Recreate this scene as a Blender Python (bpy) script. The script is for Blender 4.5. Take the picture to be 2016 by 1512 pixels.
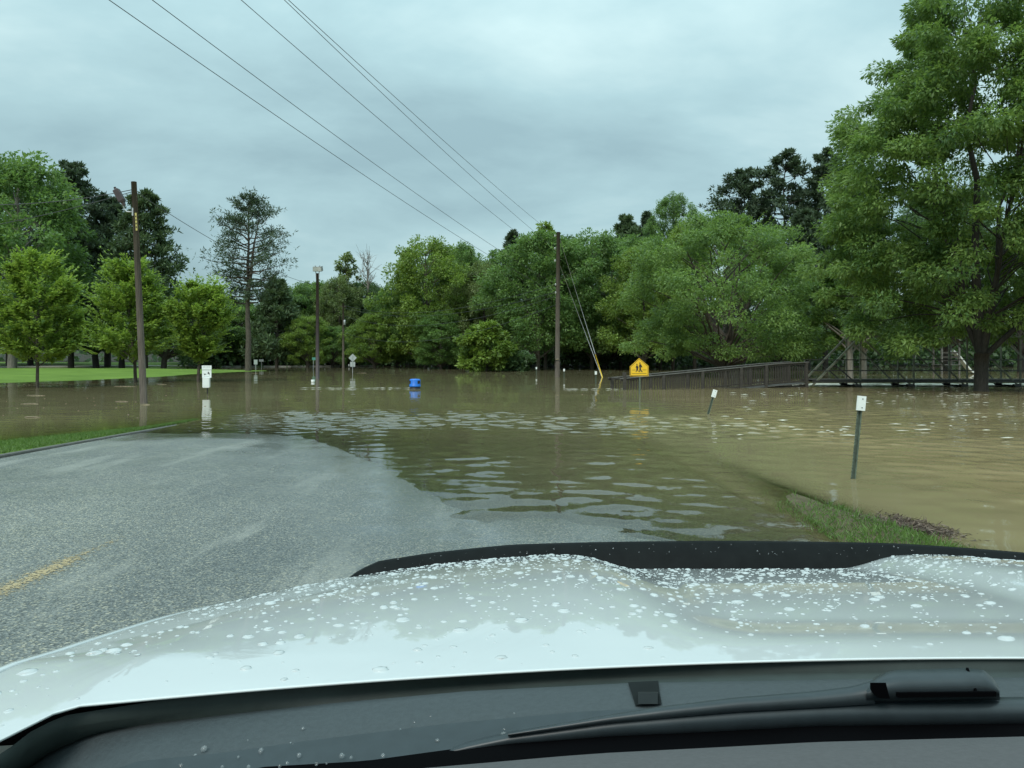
import bpy, math, random
import numpy as np
from mathutils import Vector

# ------------------------------------------------------------------ camera, sky, sun, exposure
for o in list(bpy.data.objects):
    bpy.data.objects.remove(o)
SC = bpy.context.scene
COL = SC.collection
R = math.radians
F, H, Y0 = 1514.0, 1.70, 700.0          # focal length in photo pixels, eye height over the water, horizon row

cam_d = bpy.data.cameras.new('camera')
cam_d.sensor_width = 36.0
cam_d.lens = 36.0 * F / 2016.0
cam_d.shift_y = -56.0 / 2016.0
cam_d.clip_start = 0.05
cam_d.clip_end = 3000.0
cam = bpy.data.objects.new('camera', cam_d)
COL.objects.link(cam)
cam.location = (0, 0, H)
cam.rotation_euler = (R(90), 0, 0)
SC.camera = cam

SUN_EL, SUN_AZ = 48.0, 208.0            # a veiled high sun behind the camera, to the left
world = bpy.data.worlds.new('World')
SC.world = world
world.use_nodes = True
wn, wl = world.node_tree.nodes, world.node_tree.links
wn.clear()
def N(tree, t, **kw):
    n = tree.nodes.new(t)
    for k, v in kw.items():
        setattr(n, k, v)
    return n
W = world.node_tree
w_out = N(W, 'ShaderNodeOutputWorld')
w_bg = N(W, 'ShaderNodeBackground')
w_bg.inputs['Strength'].default_value = 0.1
w_sky = N(W, 'ShaderNodeTexSky', sky_type='NISHITA')
w_sky.sun_disc = False
w_sky.sun_elevation = R(SUN_EL)
w_sky.sun_rotation = R(SUN_AZ)
w_tc = N(W, 'ShaderNodeTexCoord')
w_sep = N(W, 'ShaderNodeSeparateXYZ')
wl.new(w_tc.outputs['Generated'], w_sep.inputs[0])
w_z = N(W, 'ShaderNodeMath', operation='MAXIMUM'); w_z.inputs[1].default_value = 0.0
wl.new(w_sep.outputs['Z'], w_z.inputs[0])
w_z2 = N(W, 'ShaderNodeMath', operation='ADD'); w_z2.inputs[1].default_value = 0.36
wl.new(w_z.outputs[0], w_z2.inputs[0])
w_dx = N(W, 'ShaderNodeMath', operation='DIVIDE'); wl.new(w_sep.outputs['X'], w_dx.inputs[0]); wl.new(w_z2.outputs[0], w_dx.inputs[1])
w_dy = N(W, 'ShaderNodeMath', operation='DIVIDE'); wl.new(w_sep.outputs['Y'], w_dy.inputs[0]); wl.new(w_z2.outputs[0], w_dy.inputs[1])
w_cmb = N(W, 'ShaderNodeCombineXYZ')
wl.new(w_dx.outputs[0], w_cmb.inputs[0]); wl.new(w_dy.outputs[0], w_cmb.inputs[1])
def wnoise(scale, detail, rough, off):
    mp = N(W, 'ShaderNodeMapping'); mp.inputs['Location'].default_value = off
    mp.inputs['Rotation'].default_value = (0, 0, R(-24)); mp.inputs['Scale'].default_value = (0.62, 1.0, 1)
    wl.new(w_cmb.outputs[0], mp.inputs[0])
    n = N(W, 'ShaderNodeTexNoise'); n.inputs['Scale'].default_value = scale
    n.inputs['Detail'].default_value = detail; n.inputs['Roughness'].default_value = rough
    n.inputs['Distortion'].default_value = 0.25
    wl.new(mp.outputs[0], n.inputs['Vector'])
    return n
w_n1 = wnoise(1.05, 7, 0.54, (1.1, 4.2, 0))
w_n2 = wnoise(2.3, 6, 0.55, (7.1, 3.2, 0))
w_r1 = N(W, 'ShaderNodeValToRGB')                 # cloud sheet: shaded bellies to thin bright veil
e = w_r1.color_ramp.elements
e[0].position, e[0].color = 0.40, (2.55, 3.85, 4.15, 1)
e[1].position, e[1].color = 0.60, (4.75, 6.35, 6.4, 1)
m_ = w_r1.color_ramp.elements.new(0.5); m_.color = (3.35, 4.95, 5.2, 1)
w_mx0 = N(W, 'ShaderNodeMix', data_type='FLOAT'); w_mx0.inputs[0].default_value = 0.46
wl.new(w_n1.outputs['Fac'], w_mx0.inputs[2]); wl.new(w_n2.outputs['Fac'], w_mx0.inputs[3])
wl.new(w_mx0.outputs[0], w_r1.inputs[0])
w_mix = N(W, 'ShaderNodeMix', data_type='RGBA')    # the blue sky shows faintly through the overcast
w_mix.inputs[0].default_value = 0.9
# overcast luminance climbs towards the zenith, steepened to put more light on the foliage
w_zz = N(W, 'ShaderNodeMath', operation='POWER'); w_zz.inputs[1].default_value = 2.0
wl.new(w_z.outputs[0], w_zz.inputs[0])
w_zg = N(W, 'ShaderNodeMath', operation='MULTIPLY_ADD'); w_zg.inputs[1].default_value = 2.0; w_zg.inputs[2].default_value = 0.88
wl.new(w_zz.outputs[0], w_zg.inputs[0])
w_vs = N(W, 'ShaderNodeVectorMath', operation='SCALE'); wl.new(w_r1.outputs[0], w_vs.inputs[0]); wl.new(w_zg.outputs[0], w_vs.inputs['Scale'])
wl.new(w_sky.outputs[0], w_mix.inputs[6]); wl.new(w_vs.outputs[0], w_mix.inputs[7])
wl.new(w_mix.outputs[2], w_bg.inputs['Color'])
wl.new(w_bg.outputs[0], w_out.inputs[0])

sun_d = bpy.data.lights.new('sun', 'SUN')
sun_d.energy = 1.5
sun_d.angle = R(25)
sun_d.color = (1.0, 0.97, 0.9)
sun = bpy.data.objects.new('sun', sun_d)
COL.objects.link(sun)
sun.rotation_euler = (R(90 - SUN_EL), 0, R(180 - SUN_AZ))
sun['kind'] = 'helper'
SC.view_settings.view_transform = 'Standard'
SC.view_settings.look = 'None'
SC.view_settings.exposure = 0.47
SC.view_settings.gamma = 1.0
SC.cycles.max_bounces = 8
SC.cycles.transparent_max_bounces = 12
SC.cycles.caustics_reflective = False
SC.cycles.caustics_refractive = False
SC.cycles.use_denoising = True

# ------------------------------------------------------------------ helpers
def wx(px, d): return (px - 1008.0) / F * d          # photo column at depth d -> metres right of the eye
def wz(py, d): return H - (py - Y0) / F * d          # photo row at depth d -> metres above the water
def dw(py): return F * H / (py - Y0)                 # depth of a point of the water surface
def G(px, py, d): return (wx(px, d), d, wz(py, d))

class MB:
    """collects faces of one mesh"""
    def __init__(s): s.v, s.f, s.sm = [], [], []
    def add(s, vs, fs, smooth=False):
        b = len(s.v); s.v += [tuple(map(float, p)) for p in vs]
        s.f += [tuple(b + i for i in f) for f in fs]; s.sm += [smooth] * len(fs); return s
    def box(s, c, size, rot=None):
        x, y, z = [q / 2 for q in size]
        vs = [Vector((i, j, k)) for i in (-x, x) for j in (-y, y) for k in (-z, z)]
        if rot is not None: vs = [rot @ p for p in vs]
        vs = [p + Vector(c) for p in vs]
        return s.add(vs, [(0,1,3,2), (4,6,7,5), (0,4,5,1), (2,3,7,6), (0,2,6,4), (1,5,7,3)])
    def bar(s, a, b, w, h, roll=0.0):
        """rectangular bar from a to b; h measured towards up"""
        a, b = Vector(a), Vector(b); t = (b - a).normalized()
        up = Vector((0, 0, 1)) if abs(t.z) < 0.95 else Vector((0, 1, 0))
        sd = t.cross(up).normalized(); up = sd.cross(t).normalized()
        if roll:
            sd, up = sd * math.cos(roll) + up * math.sin(roll), up * math.cos(roll) - sd * math.sin(roll)
        vs = [p + sd * i * w / 2 + up * j * h / 2 for p in (a, b) for i, j in ((-1,-1),(1,-1),(1,1),(-1,1))]
        return s.add(vs, [(3,2,1,0), (4,5,6,7), (0,1,5,4), (1,2,6,5), (2,3,7,6), (3,0,4,7)])
    def tube(s, pts, rad, n=8, caps=True, smooth=True):
        pts = [Vector(p) for p in pts]
        if not hasattr(rad, '__len__'): rad = [rad] * len(pts)
        vs, fs = [], []
        ref = None
        for i, p in enumerate(pts):
            t = (pts[min(i + 1, len(pts) - 1)] - pts[max(i - 1, 0)]).normalized()
            if ref is None: ref = Vector((1, 0, 0)) if abs(t.x) < 0.9 else Vector((0, 1, 0))
            sd = t.cross(ref).normalized(); ref = sd.cross(t).normalized()
            for k in range(n):
                a = 2 * math.pi * k / n
                vs.append(p + (sd * math.cos(a) + ref * math.sin(a)) * rad[i])
        for i in range(len(pts) - 1):
            for k in range(n):
                k2 = (k + 1) % n
                fs.append((i*n+k, i*n+k2, (i+1)*n+k2, (i+1)*n+k))
        s.add(vs, fs, smooth)
        if caps:
            b = len(s.v) - len(vs)
            s.f += [tuple(b + k for k in range(n)), tuple(b + (len(pts)-1)*n + k for k in reversed(range(n)))]
            s.sm += [False, False]
        return s
    def lathe(s, prof, c=(0,0,0), n=20, smooth=True):
        vs, fs = [], []
        for r, z in prof:
            for k in range(n):
                a = 2*math.pi*k/n
                vs.append((c[0]+r*math.cos(a), c[1]+r*math.sin(a), c[2]+z))
        for i in range(len(prof)-1):
            for k in range(n):
                k2 = (k+1) % n
                fs.append((i*n+k, i*n+k2, (i+1)*n+k2, (i+1)*n+k))
        s.add(vs, fs, smooth)
        b = len(s.v) - len(vs)
        s.f.append(tuple(b+(len(prof)-1)*n+k for k in range(n))); s.sm.append(False)
        return s
    def prism(s, pts, y0, y1):
        """outline of (x, z) points given thickness from y0 (front) to y1"""
        n = len(pts)
        ar = sum(pts[i][0]*pts[(i+1)%n][1] - pts[(i+1)%n][0]*pts[i][1] for i in range(n))
        if ar < 0: pts = pts[::-1]
        vs = [(x, y0, z) for x, z in pts] + [(x, y1, z) for x, z in pts]
        fs = [tuple(range(n)), tuple(range(2*n-1, n-1, -1))] + [(i, i+n, (i+1)%n+n, (i+1)%n) for i in range(n)]
        return s.add(vs, fs)
    def grid(s, P, smooth=True, flip=False):
        """P: array rows x cols x 3"""
        P = np.asarray(P, float); r, c = P.shape[:2]
        fs = []
        for i in range(r-1):
            for j in range(c-1):
                q = (i*c+j, i*c+j+1, (i+1)*c+j+1, (i+1)*c+j)
                fs.append(q[::-1] if flip else q)
        return s.add(P.reshape(-1, 3), fs, smooth)
    def build(s, name, mat, parent=None, loc=None):
        me = bpy.data.meshes.new(name)
        me.from_pydata(s.v, [], s.f)
        me.polygons.foreach_set('use_smooth', s.sm)
        me.update()
        o = bpy.data.objects.new(name, me)
        COL.objects.link(o)
        if mat is not None: me.materials.append(mat)
        if parent is not None: o.parent = parent
        if loc is not None: o.location = loc
        return o

def fast_mesh(name, V, Q, mat, parent=None, smooth=False, attrs=None):
    """numpy arrays of vertices and quads (or tris) -> one object"""
    me = bpy.data.meshes.new(name)
    V = np.asarray(V, np.float32); Q = np.asarray(Q, np.int32)
    k = Q.shape[1]
    me.vertices.add(len(V)); me.vertices.foreach_set('co', V.ravel())
    me.loops.add(Q.size); me.loops.foreach_set('vertex_index', Q.ravel())
    me.polygons.add(len(Q)); me.polygons.foreach_set('loop_start', np.arange(0, Q.size, k, dtype=np.int32))
    try: me.polygons.foreach_set('loop_total', np.full(len(Q), k, np.int32))
    except Exception: pass
    me.polygons.foreach_set('use_smooth', np.full(len(Q), smooth))
    for an, av in (attrs or {}).items():
        at = me.attributes.new(an, 'FLOAT', 'POINT')
        at.data.foreach_set('value', np.asarray(av, np.float32))
    me.update(); me.validate()
    o = bpy.data.objects.new(name, me)
    COL.objects.link(o)
    if mat is not None: me.materials.append(mat)
    if parent is not None: o.parent = parent
    return o

def tag(o, label=None, cat=None, group=None, kind=None):
    if label: o['label'] = label
    if cat: o['category'] = cat
    if group: o['group'] = group
    if kind: o['kind'] = kind
    return o
def empty(name, loc, label, cat, group=None):
    o = bpy.data.objects.new(name, None)
    COL.objects.link(o); o.location = loc; o.empty_display_size = 0.2
    return tag(o, label, cat, group)

# ------------------------------------------------------------------ materials
def new_mat(name):
    m = bpy.data.materials.new(name); m.use_nodes = True
    m.node_tree.nodes.clear()
    return m, m.node_tree
def pr(t, col, rough=0.6, spec=0.5, metal=0.0):
    b = N(t, 'ShaderNodeBsdfPrincipled')
    b.inputs['Base Color'].default_value = (*col, 1)
    b.inputs['Roughness'].default_value = rough
    b.inputs['Specular IOR Level'].default_value = spec
    b.inputs['Metallic'].default_value = metal
    return b
def out(t, s):
    o = N(t, 'ShaderNodeOutputMaterial'); t.links.new(s, o.inputs[0])
def noise(t, scale, detail=4, rough=0.55, vec=None, stretch=None, kind='Object'):
    n = N(t, 'ShaderNodeTexNoise'); n.inputs['Scale'].default_value = scale
    n.inputs['Detail'].default_value = detail; n.inputs['Roughness'].default_value = rough
    if vec is None:
        tc = N(t, 'ShaderNodeTexCoord'); vec = tc.outputs[kind]
    if stretch:
        mp = N(t, 'ShaderNodeMapping'); mp.inputs['Scale'].default_value = stretch
        t.links.new(vec, mp.inputs[0]); vec = mp.outputs[0]
    t.links.new(vec, n.inputs['Vector'])
    return n
def ramp(t, fac, stops):
    r = N(t, 'ShaderNodeValToRGB'); els = r.color_ramp.elements
    while len(els) < len(stops): els.new(0.5)
    for e_, (p, c) in zip(els, stops):
        e_.position = p; e_.color = (*c, 1) if len(c) == 3 else c
    t.links.new(fac, r.inputs[0])
    return r
def mixc(t, fac, a, b, blend='MIX'):
    m = N(t, 'ShaderNodeMix', data_type='RGBA', blend_type=blend)
    if isinstance(fac, (int, float)): m.inputs[0].default_value = fac
    else: t.links.new(fac, m.inputs[0])
    for i, c in ((6, a), (7, b)):
        if isinstance(c, tuple): m.inputs[i].default_value = (*c, 1)
        else: t.links.new(c, m.inputs[i])
    return m.outputs[2]
def math_(t, op, a, b=None):
    m = N(t, 'ShaderNodeMath', operation=op)
    for i, c in ((0, a), (1, b)):
        if c is None: continue
        if isinstance(c, (int, float)): m.inputs[i].default_value = c
        else: t.links.new(c, m.inputs[i])
    return m.outputs[0]
def bump(t, b, h, strength=0.3, dist=0.01):
    n = N(t, 'ShaderNodeBump'); n.inputs['Strength'].default_value = strength; n.inputs['Distance'].default_value = dist
    t.links.new(h, n.inputs['Height']); t.links.new(n.outputs[0], b.inputs['Normal'])

def simple(name, col, rough=0.6, var=0.25, scale=6.0, spec=0.5, metal=0.0, stretch=None, bmp=0.0):
    m, t = new_mat(name)
    b = pr(t, col, rough, spec, metal)
    n = noise(t, scale, 5, 0.6, stretch=stretch)
    lo = tuple(c * (1 - var) for c in col); hi = tuple(min(1, c * (1 + var)) for c in col)
    r = ramp(t, n.outputs['Fac'], [(0.3, lo), (0.7, hi)])
    t.links.new(r.outputs[0], b.inputs['Base Color'])
    if bmp: bump(t, b, n.outputs['Fac'], bmp, 0.01)
    out(t, b.outputs[0])
    return m

def leaf_mat(name, dark, light, transl=0.3, rough=0.45):
    m, t = new_mat(name)
    at = N(t, 'ShaderNodeAttribute', attribute_name='tint')
    r = ramp(t, at.outputs['Fac'], [(0.0, dark), (1.0, light)])
    b = pr(t, light, rough, 0.35)
    t.links.new(r.outputs[0], b.inputs['Base Color'])
    tr = N(t, 'ShaderNodeBsdfTranslucent')
    g = mixc(t, 0.5, r.outputs[0], (light[0]*1.5, light[1]*1.5, light[2]*0.8))
    t.links.new(g, tr.inputs['Color'])
    mx = N(t, 'ShaderNodeMixShader'); mx.inputs[0].default_value = transl
    t.links.new(b.outputs[0], mx.inputs[1]); t.links.new(tr.outputs[0], mx.inputs[2])
    out(t, mx.outputs[0])
    return m
M = {}
M['bark'] = simple('bark', (0.095, 0.08, 0.065), 0.9, 0.45, 5.0, 0.2, stretch=(3, 3, 0.6), bmp=0.6)
M['bark_pale'] = simple('bark_pale', (0.22, 0.2, 0.17), 0.9, 0.35, 4.0, 0.2, stretch=(3, 3, 0.5), bmp=0.6)
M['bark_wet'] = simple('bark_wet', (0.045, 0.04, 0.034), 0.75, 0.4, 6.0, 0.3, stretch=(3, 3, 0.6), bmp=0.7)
M['pole_wood'] = simple('pole_wood', (0.10, 0.082, 0.066), 0.85, 0.4, 4.0, 0.25, stretch=(6, 6, 0.4), bmp=0.4)
M['dark_wood'] = simple('dark_wood', (0.055, 0.05, 0.043), 0.8, 0.4, 5.0, 0.3, stretch=(2, 2, 5), bmp=0.3)
M['rail_cap'] = simple('rail_cap', (0.13, 0.125, 0.115), 0.7, 0.3, 5.0, 0.35)
M['bridge_steel'] = simple('bridge_steel', (0.13, 0.135, 0.098), 0.7, 0.4, 5.0, 0.4)
M['dark_steel'] = simple('dark_steel', (0.03, 0.03, 0.028), 0.6, 0.3, 8.0, 0.4)
M['brown_steel'] = simple('brown_steel', (0.045, 0.03, 0.03), 0.5, 0.25, 6.0, 0.5)
M['galv'] = simple('galv', (0.42, 0.43, 0.43), 0.45, 0.2, 14.0, 0.5, 0.6)
M['green_post'] = simple('green_post', (0.10, 0.13, 0.10), 0.6, 0.35, 18.0, 0.4)
M['white_paint'] = simple('white_paint', (0.78, 0.8, 0.78), 0.5, 0.06, 20.0)
M['white_plate'] = simple('white_plate', (0.8, 0.83, 0.81), 0.35, 0.06, 30.0)
M['sign_grey'] = simple('sign_grey', (0.42, 0.45, 0.44), 0.45, 0.1, 10.0, 0.5, 0.3)
M['sign_yellow'] = simple('sign_yellow', (0.86, 0.52, 0.025), 0.4, 0.05, 10.0)
M['guard_yellow'] = simple('guard_yellow', (0.8, 0.55, 0.06), 0.5, 0.08, 10.0)
M['tag_yellow'] = simple('tag_yellow', (0.50, 0.42, 0.13), 0.6, 0.15, 20.0)
M['foam'] = simple('foam', (0.50, 0.48, 0.40), 0.8, 0.12, 14.0, 0.3)  # pale tone also paints in sky reflection on the water
M['ink'] = simple('ink', (0.02, 0.017, 0.015), 0.6, 0.2, 10.0)
M['sign_teal'] = simple('sign_teal', (0.12, 0.36, 0.28), 0.5, 0.1, 10.0)
M['blue_plastic'] = simple('blue_plastic', (0.015, 0.16, 0.62), 0.4, 0.12, 9.0)
M['black_plastic'] = simple('black_plastic', (0.012, 0.012, 0.013), 0.45, 0.2, 30.0)
M['wire'] = simple('wire', (0.05, 0.055, 0.06), 0.6, 0.1, 3.0)
M['insulator'] = simple('insulator', (0.62, 0.64, 0.62), 0.25, 0.05, 10.0)
M['concrete'] = simple('concrete', (0.36, 0.35, 0.31), 0.9, 0.2, 1.2, 0.3)
M['kerb'] = simple('kerb', (0.10, 0.095, 0.085), 0.75, 0.3, 7.0, 0.4, bmp=0.3)
M['twig'] = simple('twig', (0.30, 0.24, 0.16), 0.8, 0.3, 12.0)
M['dead'] = leaf_mat('dead', (0.05, 0.036, 0.028), (0.2, 0.15, 0.115), 0.05, 0.8)
M['grass'] = leaf_mat('grass', (0.05, 0.10, 0.02), (0.155, 0.25, 0.065), 0.3)
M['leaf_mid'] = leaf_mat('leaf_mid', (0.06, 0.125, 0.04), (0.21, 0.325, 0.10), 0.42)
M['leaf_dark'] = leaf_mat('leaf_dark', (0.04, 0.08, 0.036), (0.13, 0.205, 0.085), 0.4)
M['leaf_yell'] = leaf_mat('leaf_yell', (0.08, 0.14, 0.028), (0.26, 0.36, 0.075), 0.38)
M['leaf_olive'] = leaf_mat('leaf_olive', (0.085, 0.12, 0.045), (0.22, 0.28, 0.10), 0.38)
M['leaf_lime'] = leaf_mat('leaf_lime', (0.075, 0.145, 0.03), (0.31, 0.43, 0.085), 0.42)
M['leaf_big'] = leaf_mat('leaf_big', (0.055, 0.118, 0.038), (0.24, 0.355, 0.10), 0.42)
M['needle'] = leaf_mat('needle', (0.034, 0.058, 0.034), (0.10, 0.145, 0.075), 0.2, 0.6)
M['needle_g'] = leaf_mat('needle_g', (0.045, 0.08, 0.036), (0.13, 0.185, 0.08), 0.2, 0.6)

# ------------------------------------------------------------------ terrain heights (water surface is z = 0)
DRY = np.array([(-16,17.2),(-8.2,16.9),(-7.2,16.75),(-6.2,16.9),(-4.85,16.4),(-4.0,15.6),(-3.05,14.1),(-2.1,12.0),(-1.4,10.3),(-.87,8.9),
                (-.54,7.95),(-.38,7.62),(-.04,7.85),(.27,8.0),(.72,7.75),(1.16,7.25),(1.6,6.6),(2.0,5.0),(2.3,0),(2.4,-25),(-16,-25)], float)
LAWN = np.array([(-160,36),(-60,41),(-40,45),(-31.8,47.7),(-29.0,53),(-28.2,61),(-29.5,72),(-29.0,80),(-26.5,86),(-31,90),(-45,93),(-80,95),(-200,97)], float)
FAR = np.array([(-400,106),(-70,107),(-47,110),(-36,115),(-20,119),(0,117),(10,112),(24,114),(40,118),(70,114),(400,110),(700,700),(-700,700)], float)

def poly_sd(P, x, y):
    """distance to polygon P, positive inside"""
    x = np.asarray(x, float); y = np.asarray(y, float)
    best = np.full(x.shape, 1e18); inside = np.zeros(x.shape, bool)
    n = len(P)
    for i in range(n):
        ax, ay = P[i]; bx, by = P[(i+1) % n]
        dx, dy = bx-ax, by-ay
        t = np.clip(((x-ax)*dx + (y-ay)*dy) / (dx*dx+dy*dy+1e-12), 0, 1)
        best = np.minimum(best, (x-ax-t*dx)**2 + (y-ay-t*dy)**2)
        c = ((ay > y) != (by > y)) & (x < (bx-ax)*(y-ay)/(by-ay+1e-12)+ax)
        inside ^= c
    d = np.sqrt(best)
    return np.where(inside, d, -d)
def sstep(a, b, x):
    t = np.clip((x-a)/(b-a), 0, 1); return t*t*(3-2*t)
def wob(x, y, s, seed=0):
    r = np.random.RandomState(seed); o = 0
    for k in range(5):
        a = r.uniform(0, 6.283); f = s*r.uniform(0.6, 1.8)
        o = o + np.sin((x*math.cos(a)+y*math.sin(a))*f + r.uniform(0, 6.28))
    return o/5
def kerb_z(y): return np.clip(0.092 - (y-12.6)*0.0158, -0.6, 0.20)
def bank_x(y): return 3.2 + (9.0-y)*0.04
def road_h(x, y):
    sd = poly_sd(DRY, x, y) + 0.13*wob(x, y, 1.5, 3) + 0.06*wob(x, y, 5.0, 17)
    z = np.where(sd > 0, 0.16*(1-np.exp(-sd*0.10)), -0.30*(1-np.exp(sd*0.06)))
    return z - np.clip((y-24), 0, 40)*0.02
def ground_h(x, y):
    x = np.asarray(x, float); y = np.asarray(y, float)
    deep = -1.0 + 0.08*wob(x, y, 0.3, 5)
    # road bed, a hair under the road sheet
    r = road_h(x, y) - 0.03
    # left verge falling away from the kerb
    dist = -8.35 - x
    verge = kerb_z(y) - 0.032*np.clip(dist, 0, None) - 0.02*np.clip(dist-3, 0, None)
    z = np.where(x < -8.3, verge, r)
    # right shoulder and bank
    bx = bank_x(y)
    crest = np.clip(0.034*(8.85-y), -0.9, 0.12) + 0.012*wob(x, y, 5, 8)
    u = x - bx
    right = np.where(u < 0, np.maximum(r, crest + u*0.20) , np.where(u < 0.34, crest + 0.02*np.sin(u*6), crest + 0.018 - (u-0.34)*0.42))
    z = np.where(x > bx-0.9, right, z)
    far_x = np.where(x > 6, (x-6)*0.2, 0)
    z = np.where(x > bx+0.2, z - far_x, z)
    z = np.maximum(z, deep)
    z = np.where((y > 30) | (x > 9) | (x < -18), deep + (z-deep)*np.clip(1-(np.clip(y-24,0,None))/16, 0, 1), z)
    for P, sl, mx in ((LAWN, 0.035, 0.35), (FAR, 0.05, 0.5)):
        sd = poly_sd(P, x, y) + 0.5*wob(x, y, 0.35, 12)
        z = np.maximum(z, np.clip(sd*sl, -1.2, mx))
    hill = sstep(150, 420, y)*10 + sstep(40, 300, -x)*sstep(90, 200, y)*4
    return z + hill

def axis(lo, hi, dense_lo, dense_hi, step, g):
    a = list(np.arange(dense_lo, dense_hi+1e-6, step))
    s = step
    while a[-1] < hi: s *= g; a.append(min(hi, a[-1]+s))
    s = step; b = [dense_lo]
    while b[-1] > lo: s *= g; b.append(max(lo, b[-1]-s))
    return np.array(b[1:][::-1] + a)
def sheet(xs, ys):
    X, Y = np.meshgrid(xs, ys); n, m = X.shape
    idx = np.arange(n*m).reshape(n, m)
    Q = np.stack([idx[:-1,:-1], idx[:-1,1:], idx[1:,1:], idx[1:,:-1]], -1).reshape(-1, 4)
    return X.ravel(), Y.ravel(), Q

# ground: soil and turf in one sheet to the horizon
m, t = new_mat('turf_and_soil')
b = pr(t, (0.1, 0.2, 0.03), 0.9, 0.2)
tc = N(t, 'ShaderNodeTexCoord')
n1 = noise(t, 0.35, 5, 0.6); n2 = noise(t, 9.0, 5, 0.7)
g1 = ramp(t, n1.outputs['Fac'], [(0.3, (0.095, 0.165, 0.02)), (0.7, (0.16, 0.25, 0.04))])
g2 = ramp(t, n2.outputs['Fac'], [(0.25, (0.5, 0.55, 0.45)), (0.75, (1.15, 1.1, 1.0))])
gg = mixc(t, 0.75, g1.outputs[0], g2.outputs[0], 'MULTIPLY')
soil = ramp(t, n2.outputs['Fac'], [(0.3, (0.055, 0.042, 0.027)), (0.7, (0.125, 0.095, 0.06))])
at = N(t, 'ShaderNodeAttribute', attribute_name='soil')
cc = mixc(t, at.outputs['Fac'], gg, soil.outputs[0])
litter_shade = N(t, 'ShaderNodeAttribute', attribute_name='litter')
cc = mixc(t, litter_shade.outputs['Fac'], cc, (0.032, 0.028, 0.018))  # dark leaf litter, with the wood floor's shade painted into its colour
t.links.new(cc, b.inputs['Base Color']); bump(t, b, n2.outputs['Fac'], 0.5, 0.03); out(t, b.outputs[0])
M['ground'] = m
xs = axis(-900, 900, -13, 8, 0.16, 1.07); ys = axis(-60, 1200, 3.5, 22, 0.16, 1.05)
gx, gy, gq = sheet(xs, ys)
gz = ground_h(gx, gy)
soil = np.clip(1-sstep(-0.32, -0.10, (gx-bank_x(gy))+0.1*wob(gx, gy, 6, 2)), 0, 1) * sstep(1.0, 2.0, gx) * (gy < 14)
soil = np.maximum(soil, (gx > 2.6)*(gx < 9)*(gy < 14)*0.93)
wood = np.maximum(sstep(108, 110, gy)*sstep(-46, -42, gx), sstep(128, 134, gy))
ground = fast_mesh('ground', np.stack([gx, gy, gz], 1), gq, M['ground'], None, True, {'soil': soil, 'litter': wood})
tag(ground, kind='structure')

# road: worn wet chip seal
m, t = new_mat('wet_chip_seal')
b = pr(t, (0.2, 0.2, 0.2), 0.4, 0.5)
tc = N(t, 'ShaderNodeTexCoord')
vo = N(t, 'ShaderNodeTexVoronoi'); vo.inputs['Scale'].default_value = 72; vo.inputs['Randomness'].default_value = 1
t.links.new(tc.outputs['Object'], vo.inputs['Vector'])
grain = N(t, 'ShaderNodeSeparateColor'); t.links.new(vo.outputs['Color'], grain.inputs[0])
stone = ramp(t, grain.outputs[0], [(0.0, (0.085, 0.092, 0.09)), (0.4, (0.165, 0.178, 0.172)), (0.75, (0.25, 0.26, 0.245)), (0.93, (0.36, 0.34, 0.26)), (1.0, (0.52, 0.48, 0.37))])
gap = ramp(t, vo.outputs['Distance'], [(0.35, (1, 1, 1)), (0.75, (0.35, 0.35, 0.35))])
c0 = mixc(t, 0.8, stone.outputs[0], gap.outputs[0], 'MULTIPLY')
big = noise(t, 0.5, 5, 0.6, tc.outputs['Object'], (1.0, 0.45, 1))
bigr = ramp(t, big.outputs['Fac'], [(0.3, (0.62, 0.63, 0.64)), (0.7, (1.2, 1.17, 1.11))])
c1 = mixc(t, 1.0, c0, bigr.outputs[0], 'MULTIPLY')
str_ = noise(t, 1.1, 6, 0.62, tc.outputs['Object'], (1.5, 0.28, 1))
strr = ramp(t, str_.outputs['Fac'], [(0.54, (0, 0, 0)), (0.66, (1, 1, 1))])
c2 = mixc(t, math_(t, 'MULTIPLY', strr.outputs[0], 0.5), c1, (0.30, 0.295, 0.26))
fa = N(t, 'ShaderNodeAttribute', attribute_name='film')
fn = noise(t, 3.0, 4, 0.6, tc.outputs['Object'])
film = math_(t, 'MINIMUM', 1.0, math_(t, 'MULTIPLY', fa.outputs['Fac'], math_(t, 'ADD', 0.45, fn.outputs['Fac'])))
c3 = mixc(t, math_(t, 'MULTIPLY', film, 0.35), c2, (0.08, 0.085, 0.08))
t.links.new(c3, b.inputs['Base Color'])
wet = noise(t, 0.8, 4, 0.55, tc.outputs['Object'])
rr = ramp(t, wet.outputs['Fac'], [(0.35, (0.30,)*3), (0.7, (0.52,)*3)])
rfin = mixc(t, film, rr.outputs[0], (0.07, 0.07, 0.07))
t.links.new(rfin, b.inputs['Roughness'])
bump(t, b, vo.outputs['Distance'], 0.5, 0.005)
t.links.new(math_(t, 'SUBTRACT', 0.5, math_(t, 'MULTIPLY', film, 0.42)), [n_ for n_ in t.nodes if n_.type == 'BUMP'][0].inputs['Strength'])
out(t, b.outputs[0]); M['road'] = m
rx, ry, rq = sheet(np.arange(-8.2, 3.01, 0.08), np.concatenate([np.arange(-10, 3, 0.6), np.arange(3, 20, 0.08), np.arange(20, 45, 1.0)]))
rz = road_h(rx, ry)
edge = np.minimum(3.0, bank_x(ry)-0.35)
rx2 = np.where(rx > edge, edge, rx)
road = fast_mesh('road', np.stack([rx2, ry, rz], 1), rq, M['road'], None, True, {'film': sstep(0.034, 0.004, rz + 0.012*wob(rx, ry, 3.0, 44))})
tag(road, kind='structure')

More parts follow.
